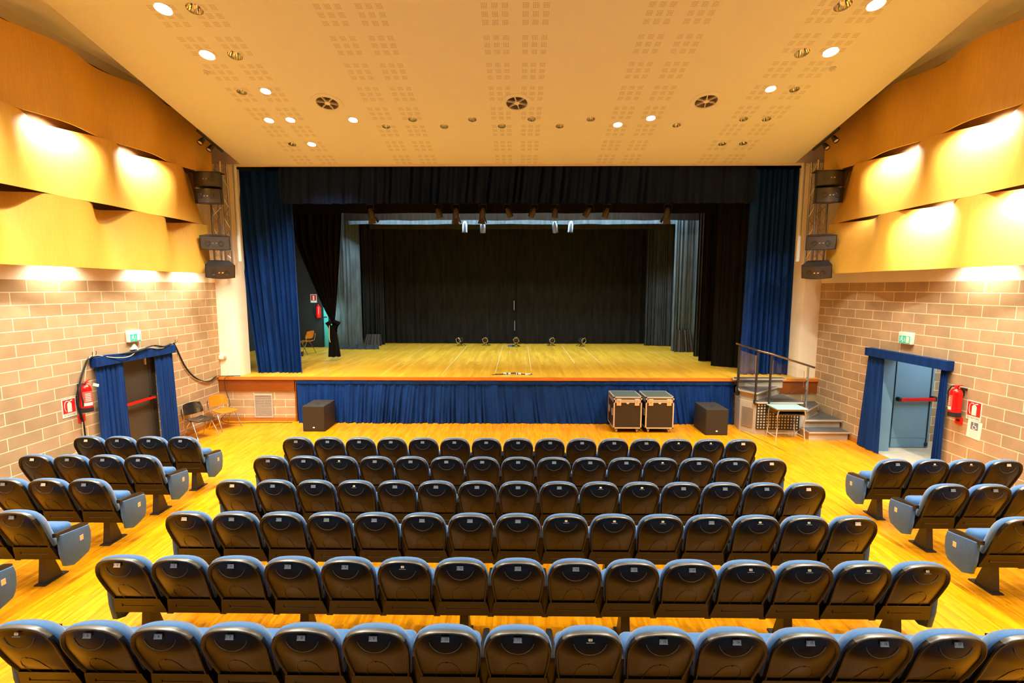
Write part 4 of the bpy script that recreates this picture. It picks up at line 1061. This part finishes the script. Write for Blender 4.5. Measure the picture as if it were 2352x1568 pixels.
# turquoise door seen behind the stage curtain
td = empty('door_3', (-7.36, 18.55, 1.17)); struct(td)
b = MB(); b.box(-.15, .03, 0, .04, 0, 2.1); b.box(.12, .22, 0, .04, 0, 2.1); b.build('door_leaf', M_teal, td, smooth=False)
b = MB(); b.box(.03, .12, -.01, .04, 0, 2.15); b.box(-.14, -.02, -.02, .0, 1.13, 1.17); b.build('door_frame', M_black, td, smooth=False)
light('door_glow', 'AREA', (-7.2, 17.6, 2.6), 12, (.7, 1, 1), aim=(-7.3, 18.5, 1.9), shape='RECTANGLE', size=.3, size_y=.8)

# ------------------------------------------------------------------ wall objects
def on_wall(side, y, z):  # frame: x right along the wall as seen, y up, z out of wall
    if side < 0: M = Matrix(((0, 0, 1, XL), (1, 0, 0, y), (0, 1, 0, z), (0, 0, 0, 1)))
    else: M = Matrix(((0, 0, -1, XR), (-1, 0, 0, y), (0, 1, 0, z), (0, 0, 0, 1)))
    return M
def wall_thing(name, side, y, z):
    t = empty(name); t.matrix_world = on_wall(side, y, z); return t
def exit_sign(side, y, z, label):
    t = wall_thing('exit_sign', side, y, z); tag(t, label, 'exit sign', 'green exit signs above the side doors')
    b = MB(); b.rbox(-.16, .16, -.11, .12, 0, .07, .012); b.build('housing', M_signw, t)
    b = MB(); b.box(-.13, .13, -.095, .05, .068, .074); p = b.build('green_panel', M_green, t, smooth=False)
    w = MB(); z_ = .0745; d_ = .0765
    w.box(.04, .11, -.08, .04, z_, d_)                          # doorway
    w.prism([(-.012, -.03), (.012, -.03), (0, -.07)], z_, d_)   # arrow head
    w.box(-.004, .004, -.04, .02, z_, d_)
    # running figure
    w.lathe([(.001, .002), (.012, .002), (.012, 0)], 12, M=Matrix.Translation((-.062, .032, z_)))
    w.prism([(-.085, -.02), (-.06, -.03), (-.052, .016), (-.075, .016)], z_, d_); w.prism([(-.085, -.02), (-.11, -.05), (-.10, -.06), (-.07, -.03)], z_, d_)
    w.prism([(-.065, -.02), (-.045, -.045), (-.055, -.08), (-.04, -.08), (-.03, -.04), (-.055, -.02)], z_, d_); w.prism([(-.06, .012), (-.03, -.005), (-.033, .003), (-.06, .02)], z_, d_)
    w.prism([(-.076, .012), (-.105, .0), (-.10, -.008), (-.07, .004)], z_, d_)
    w.build('pictogram', M_signw, p, smooth=False)
exit_sign(-1, 9.52, 2.48, 'green and white exit sign above the left side door'); exit_sign(1, 9.46, 2.48, 'green and white exit sign above the right side door')
t = wall_thing('door_sensor', -1, 9.52, 2.27); tag(t, 'small white wedge-shaped sensor under the left exit sign', 'sensor')
b = MB(); b.loft([[(-.075, -.05, 0), (.075, -.05, 0), (.075, -.05, .05), (-.075, -.05, .05)], [(-.02, .06, 0), (.02, .06, 0), (.02, .06, .03), (-.02, .06, .03)]]); b.build('housing', M_signw, t, smooth=False)
b = MB(); b.box(-.05, .05, -.055, -.049, .01, .04); b.build('lens', M_grey, t, smooth=False)
def extinguisher(side, y, z, label):
    t = wall_thing('fire_extinguisher', side, y, z); tag(t, label, 'fire extinguisher', 'red wall fire extinguishers')
    s = 1
    R = Matrix.Translation((0, 0, .115)) @ Matrix.Rotation(-PI/2, 4, 'X')
    b = MB(); b.lathe([(.001, -.26), (.075, -.255), (.088, -.24), (.088, .14), (.078, .185), (.05, .215), (.025, .23), (.025, .25), (.001, .25)], 28, M=Matrix.Translation((0, 0, .115)) @ Matrix(((1, 0, 0, 0), (0, 0, 1, 0), (0, -1, 0, 0), (0, 0, 0, 1)))); cyl = b.build('cylinder', M_red, t)
    b = MB(); b.lathe([(.0895, -.26), (.0895, -.18)], 28, M=Matrix.Translation((0, 0, .115)) @ Matrix(((1, 0, 0, 0), (0, 0, 1, 0), (0, -1, 0, 0), (0, 0, 0, 1)))); b.build('base_band', M_rubber, cyl)
    lb = MB(); lb.grid(lambda u, v: (.0893*math.sin((u-.5)*1.7-.5*1), -.15+.26*v, .115+.0893*math.cos((u-.5)*1.7-.5)), 10, 3, 0); lb.grid(lambda u, v: (.0897*math.sin((u-.5)*1.5-.5), -.14+.05*v, .115+.0897*math.cos((u-.5)*1.5-.5)), 10, 2, 1)
    for k in range(5): lb.grid(lambda u, v, k=k: (.0899*math.sin((u-.5)*.9-.5), -.06+.03*k+.012*v, .115+.0899*math.cos((u-.5)*.9-.5)), 8, 1, 1)
    lb.build('label', [mat('label_red', (.62, .12, .09), .5), M_signw], cyl)
    b = MB(); b.rbox(-.025, .025, .245, .28, .09, .14, .006); b.prism([(-.02, .27), (.10*s, .305), (.105*s, .293), (.02*s, .262)], .10, .13); b.prism([(-.01, .255), (.08*s, .26), (.08*s, .25), (-.01, .245)], .10, .13); b.build('valve', M_redp, t)
    b = MB(); b.lathe([(.001, 0), (.018, 0), (.018, .02), (.001, .02)], 12, M=Matrix.Translation((-.03*s, .26, .13))); b.build('gauge', M_chrome, t)
    b = MB(); b.tube([(-.03*s, .26, .12), (-.09*s, .24, .13), (-.13*s, .15, .14), (-.12*s, .04, .14), (-.095*s, -.06, .14), (-.09*s, -.14, .13)], .011, 8); b.build('hose', M_rubber, t)
    b = MB(); b.box(-.03, .03, .10, .24, 0, .03); b.box(.05, .075, .20, .24, 0, .06); b.build('bracket', M_black, t)
    return t
e1 = extinguisher(-1, 8.26, 1.53, 'red fire extinguisher with a white tag on the left wall')
b = MB(); b.box(-.02, .10, .20, .25, .20, .203, M=Matrix.Rotation(R_(-22), 4, 'Z')); b.build('inspection_tag', M_signw, e1, smooth=False)
extinguisher(1, 8.20, 1.53, 'red fire extinguisher on the right wall beside the blue curtain')
for side, y, z, nm in ((-1, 8.25, 1.15, 'left'), (1, 8.22, 1.19, 'right')):
    t = wall_thing('red_plate', side, y, z); tag(t, 'small red plate under the %s fire extinguisher' % nm, 'sign', 'small red plates below the extinguishers')
    b = MB(); b.box(-.07, .07, -.06, .06, 0, .012); b.build('plate', M_redp, t, smooth=False); b = MB(); b.box(-.045, .02, -.015, .02, .012, .016); b.build('window', M_ink, t, smooth=False)
def ext_sign(side, y, z, label, sc_=1):
    t = wall_thing('extinguisher_sign', side, y, z); tag(t, label, 'sign', 'extinguisher signs')
    b = MB(); b.box(-.13, .13, -.165, .155, 0, .006); b.build('board', M_signw, t, smooth=False)
    b = MB(); b.box(-.115, .115, -.095, .14, .006, .008); rp = b.build('red_field', M_redp, t, smooth=False)
    w = MB(); a, c_ = .008, .010
    w.prism([(-.035, -.08), (.045, -.08), (.045, .06), (.03, .085), (-.02, .085), (-.035, .06)], a, c_); w.box(-.01, .02, .085, .11, a, c_)
    w.prism([(-.02, .105), (.06, .125), (.07, .11), (.0, .098)], a, c_)
    arc = [(-.01, .115), (-.05, .115), (-.075, .09), (-.085, .04), (-.08, -.02), (-.06, -.065)]
    w.tube([(x, y_, .009) for x, y_ in arc], .005, 4); w.build('pictogram', M_signw, rp, smooth=False)
    w = MB(); w.text('ESTINTORE', .042, Matrix.Translation((0, -.133, .0065)), 0); w.build('lettering', M_ink, t, smooth=False)
    w = MB(); w.box(-.004, .012, -.055, -.03, .010, .0105); w.build('yellow_mark', M_tape, rp, smooth=False)
ext_sign(-1, 8.04, 1.40, 'red and white ESTINTORE sign left of the left extinguisher'); ext_sign(1, 7.97, 1.43, 'red and white ESTINTORE sign right of the right extinguisher')
t = wall_thing('notice', 1, 7.935, 1.11); tag(t, 'white notice with a grey wheelchair symbol under the right extinguisher sign', 'notice')
b = MB(); b.box(-.125, .125, -.15, .15, 0.001, .004, M=Matrix.Rotation(R_(-3), 4, 'Z')); b.build('sheet', M_signw, t, smooth=False)
b = MB(); b.box(-.065, .065, .0, .125, .004, .005); sy = b.build('grey_square', mat('grey_print', (.16, .17, .19), .7), t, smooth=False)
w = MB(); w.tube([(.0+.032*math.cos(R_(a)), .04+.032*math.sin(R_(a)), .0055) for a in range(120, 400, 20)], .005, 4); w.lathe([(.001, .001), (.009, .001)], 10, M=Matrix.Translation((-.012, .11, .005))); w.tube([(-.012, .10, .0055), (-.010, .065, .0055), (.02, .063, .0055), (.035, .03, .0055), (.045, .03, .0055)], .005, 4); w.build('wheelchair_symbol', M_signw, sy, smooth=False)
w = MB()
for k in range(6): w.box(-.09+.01*(k % 2), .08-.015*(k % 3), -.02-k*.018, -.026-k*.018, .004, .0045)
w.build('faint_print', mat('pale_print', (.62, .60, .54), .7), t, smooth=False)
# small junction box on the left pillar
t = empty('junction_box', (-7.66, 12.3, 1.66)); tag(t, 'small white junction box on the left pillar above the stage edge', 'junction box')
b = MB(); b.rbox(-.06, .06, -.06, .01, -.05, .05, .006); b.build('cover', M_signw, t); b = MB(); b.rbox(.065, .11, -.05, .01, -.04, .04, .005); b.build('switch', M_grey, t)
# ventilation grille in the stage front
t = empty('wall_grille', (-6.59, YS, .41)); tag(t, 'pale slatted ventilation grille in the block wall under the stage edge', 'ventilation grille')
b = MB(); b.box(-.24, .24, -.03, 0, .27, .31); b.box(-.24, .24, -.03, 0, -.31, -.28); b.box(-.24, -.21, -.03, 0, -.28, .27); b.box(.21, .24, -.03, 0, -.28, .27); b.build('frame', M_grey, t, smooth=False)
b = MB()
for k in range(24):
    z = -.275+k*.0228; b.box(-.21, .21, -.006, .002, -.0012, .0012, M=Matrix.Translation((0, -.012, z+.01)) @ Matrix.Rotation(R_(50), 4, 'X')); b.box(-.21, .21, -.022, -.016, z, z+.008)
b.build('slats', M_grey, t, smooth=False)

# ------------------------------------------------------------------ cables on the left wall
import mathutils
def smooth_path(P, n=8):
    out = []
    for i in range(len(P)-1):
        p0, p1, p2, p3 = (Vector(P[max(i-1, 0)]), Vector(P[i]), Vector(P[i+1]), Vector(P[min(i+2, len(P)-1)]))
        for k in range(n):
            t = k/n
            out.append(.5*((2*p1)+(-p0+p2)*t+(2*p0-5*p1+4*p2-p3)*t*t+(-p0+3*p1-3*p2+p3)*t**3))
    out.append(Vector(P[-1])); return out
rd = random.Random(11)
cb = empty('cable_bundle', (XL+.03, 8.22, 0)); tag(cb, 'black cables draped over the left door pelmet to the stage corner', 'cable')
for k in range(3):
    j = lambda s=.012: rd.uniform(-s, s)
    xw = XL+.02+k*.012
    P = [(xw, 8.22+j(), .02), (xw, 8.23+j(), .5), (xw+.01, 8.24+j(), 1.0), (xw, 8.17+j(.02), 1.45), (xw+.02, 8.22+j(), 1.75), (xw, 8.38+j(), 2.05), (xw+.02, 8.50, 2.2), (xw+.05, 8.9, 2.19+j()), (xw+.12, 9.45, 2.20+j(.02)), (xw+.10, 9.85, 2.245+j()), (xw+.1, 10.2, 2.19+j()), (xw+.02, 10.57, 2.22), (xw, 10.68, 2.12+j()), (xw, 10.95, 1.62+j(.02)), (xw, 11.3, 1.30+j(.02)), (xw, 11.75, 1.13+j(.015)), (xw, 12.05, 1.20), (xw+.05, 12.19, 1.185), (xw+.3, 12.22, 1.185), (xw+.5, 12.24, 1.185)]
    b = MB(); b.tube([Vector(q)-Vector((XL+.03, 8.22, 0)) for q in smooth_path(P)], .009 if k < 2 else .007, 6); b.build('cable', M_rubber, cb)
P = [(XL+.03, 8.27, .02), (XL+.03, 8.23, .9), (XL+.03, 8.26, 1.3), (XL+.04, 8.33, 1.72), (XL+.04, 8.42, 2.1), (XL+.06, 8.55, 2.23), (XL+.14, 8.9, 2.14), (XL+.15, 9.25, 2.12), (XL+.12, 9.6, 2.24), (XL+.14, 10.1, 2.17), (XL+.06, 10.55, 2.23)]
b = MB(); b.tube(smooth_path(P), .006, 6); tag(b.build('cable', M_tape), 'thin pale cable running along the left door pelmet', 'cable')
P = [(-7.3, 12.15, 1.19), (-7.5, 12.10, 1.16), (-7.53, 12.12, .9), (-7.49, 12.13, .7), (-7.44, 12.13, .45), (-7.52, 12.08, .25), (-7.6, 12.0, .08), (-7.4, 11.98, .01), (-6.8, 12.0, .01), (-6.2, 12.03, .01), (-5.8, 12.04, .01)]
b = MB(); b.tube(smooth_path(P), .007, 6); tag(b.build('cable', M_rubber), 'thin black cable hanging from the stage corner to the floor', 'cable')
for i, y in enumerate((8.50, 10.60)):
    b = MB(); b.tube([(XL, y, 2.20), (XL+.08, y, 2.22), (XL+.09, y, 2.30)], .005, 5); b.tube([(XL, y+.08, 2.22), (XL+.08, y+.08, 2.24), (XL+.09, y+.08, 2.31)], .005, 5)
    tag(b.build('cable_hook', M_steel), 'small wire hooks at the %s top corner of the left door pelmet' % ('nearer', 'farther')[i], 'hook', 'cable hooks')
# dark joint line in the floor towards the steps
b = MB(); b.prism([(5.40, 11.55), (5.415, 11.56), (5.70, 10.05), (5.685, 10.05)], .0005, .003); tag(b.build('floor_cable_cover', M_rubber, smooth=False), 'thin dark line on the floor beside the stage steps', 'floor strip')
# extinguisher with sign on the side stage wall
t = empty('extinguisher_sign', (-7.80, 18.39, 3.05)); tag(t, 'small red and white sign on the dark wall behind the left curtain', 'sign')
b = MB(); b.box(-.12, .12, -.006, 0, -.17, .15); b.build('board', M_signw, t, smooth=False); b = MB(); b.box(-.10, .10, -.01, -.005, -.09, .13); b.build('red_field', M_redp, t, smooth=False); b = MB(); b.box(-.03, .03, -.013, -.009, -.07, .1); b.build('pictogram', M_signw, t, smooth=False)
t = empty('fire_extinguisher', (-7.58, 18.25, 2.3)); tag(t, 'red fire extinguisher on the dark wall behind the tied-back curtain', 'fire extinguisher')
b = MB(); b.lathe([(.001, 0), (.08, .01), (.088, .03), (.088, .40), (.06, .46), (.025, .49), (.02, .53), (.001, .53)], 24); b.build('cylinder', M_red, t); b = MB(); b.tube([(0, 0, .53), (-.12, -.02, .5), (-.13, 0, .25), (-.1, 0, .1)], .01, 6); b.build('hose', M_rubber, t); b = MB(); b.box(-.03, .03, .0, .15, .2, .26); b.build('bracket', M_black, t)
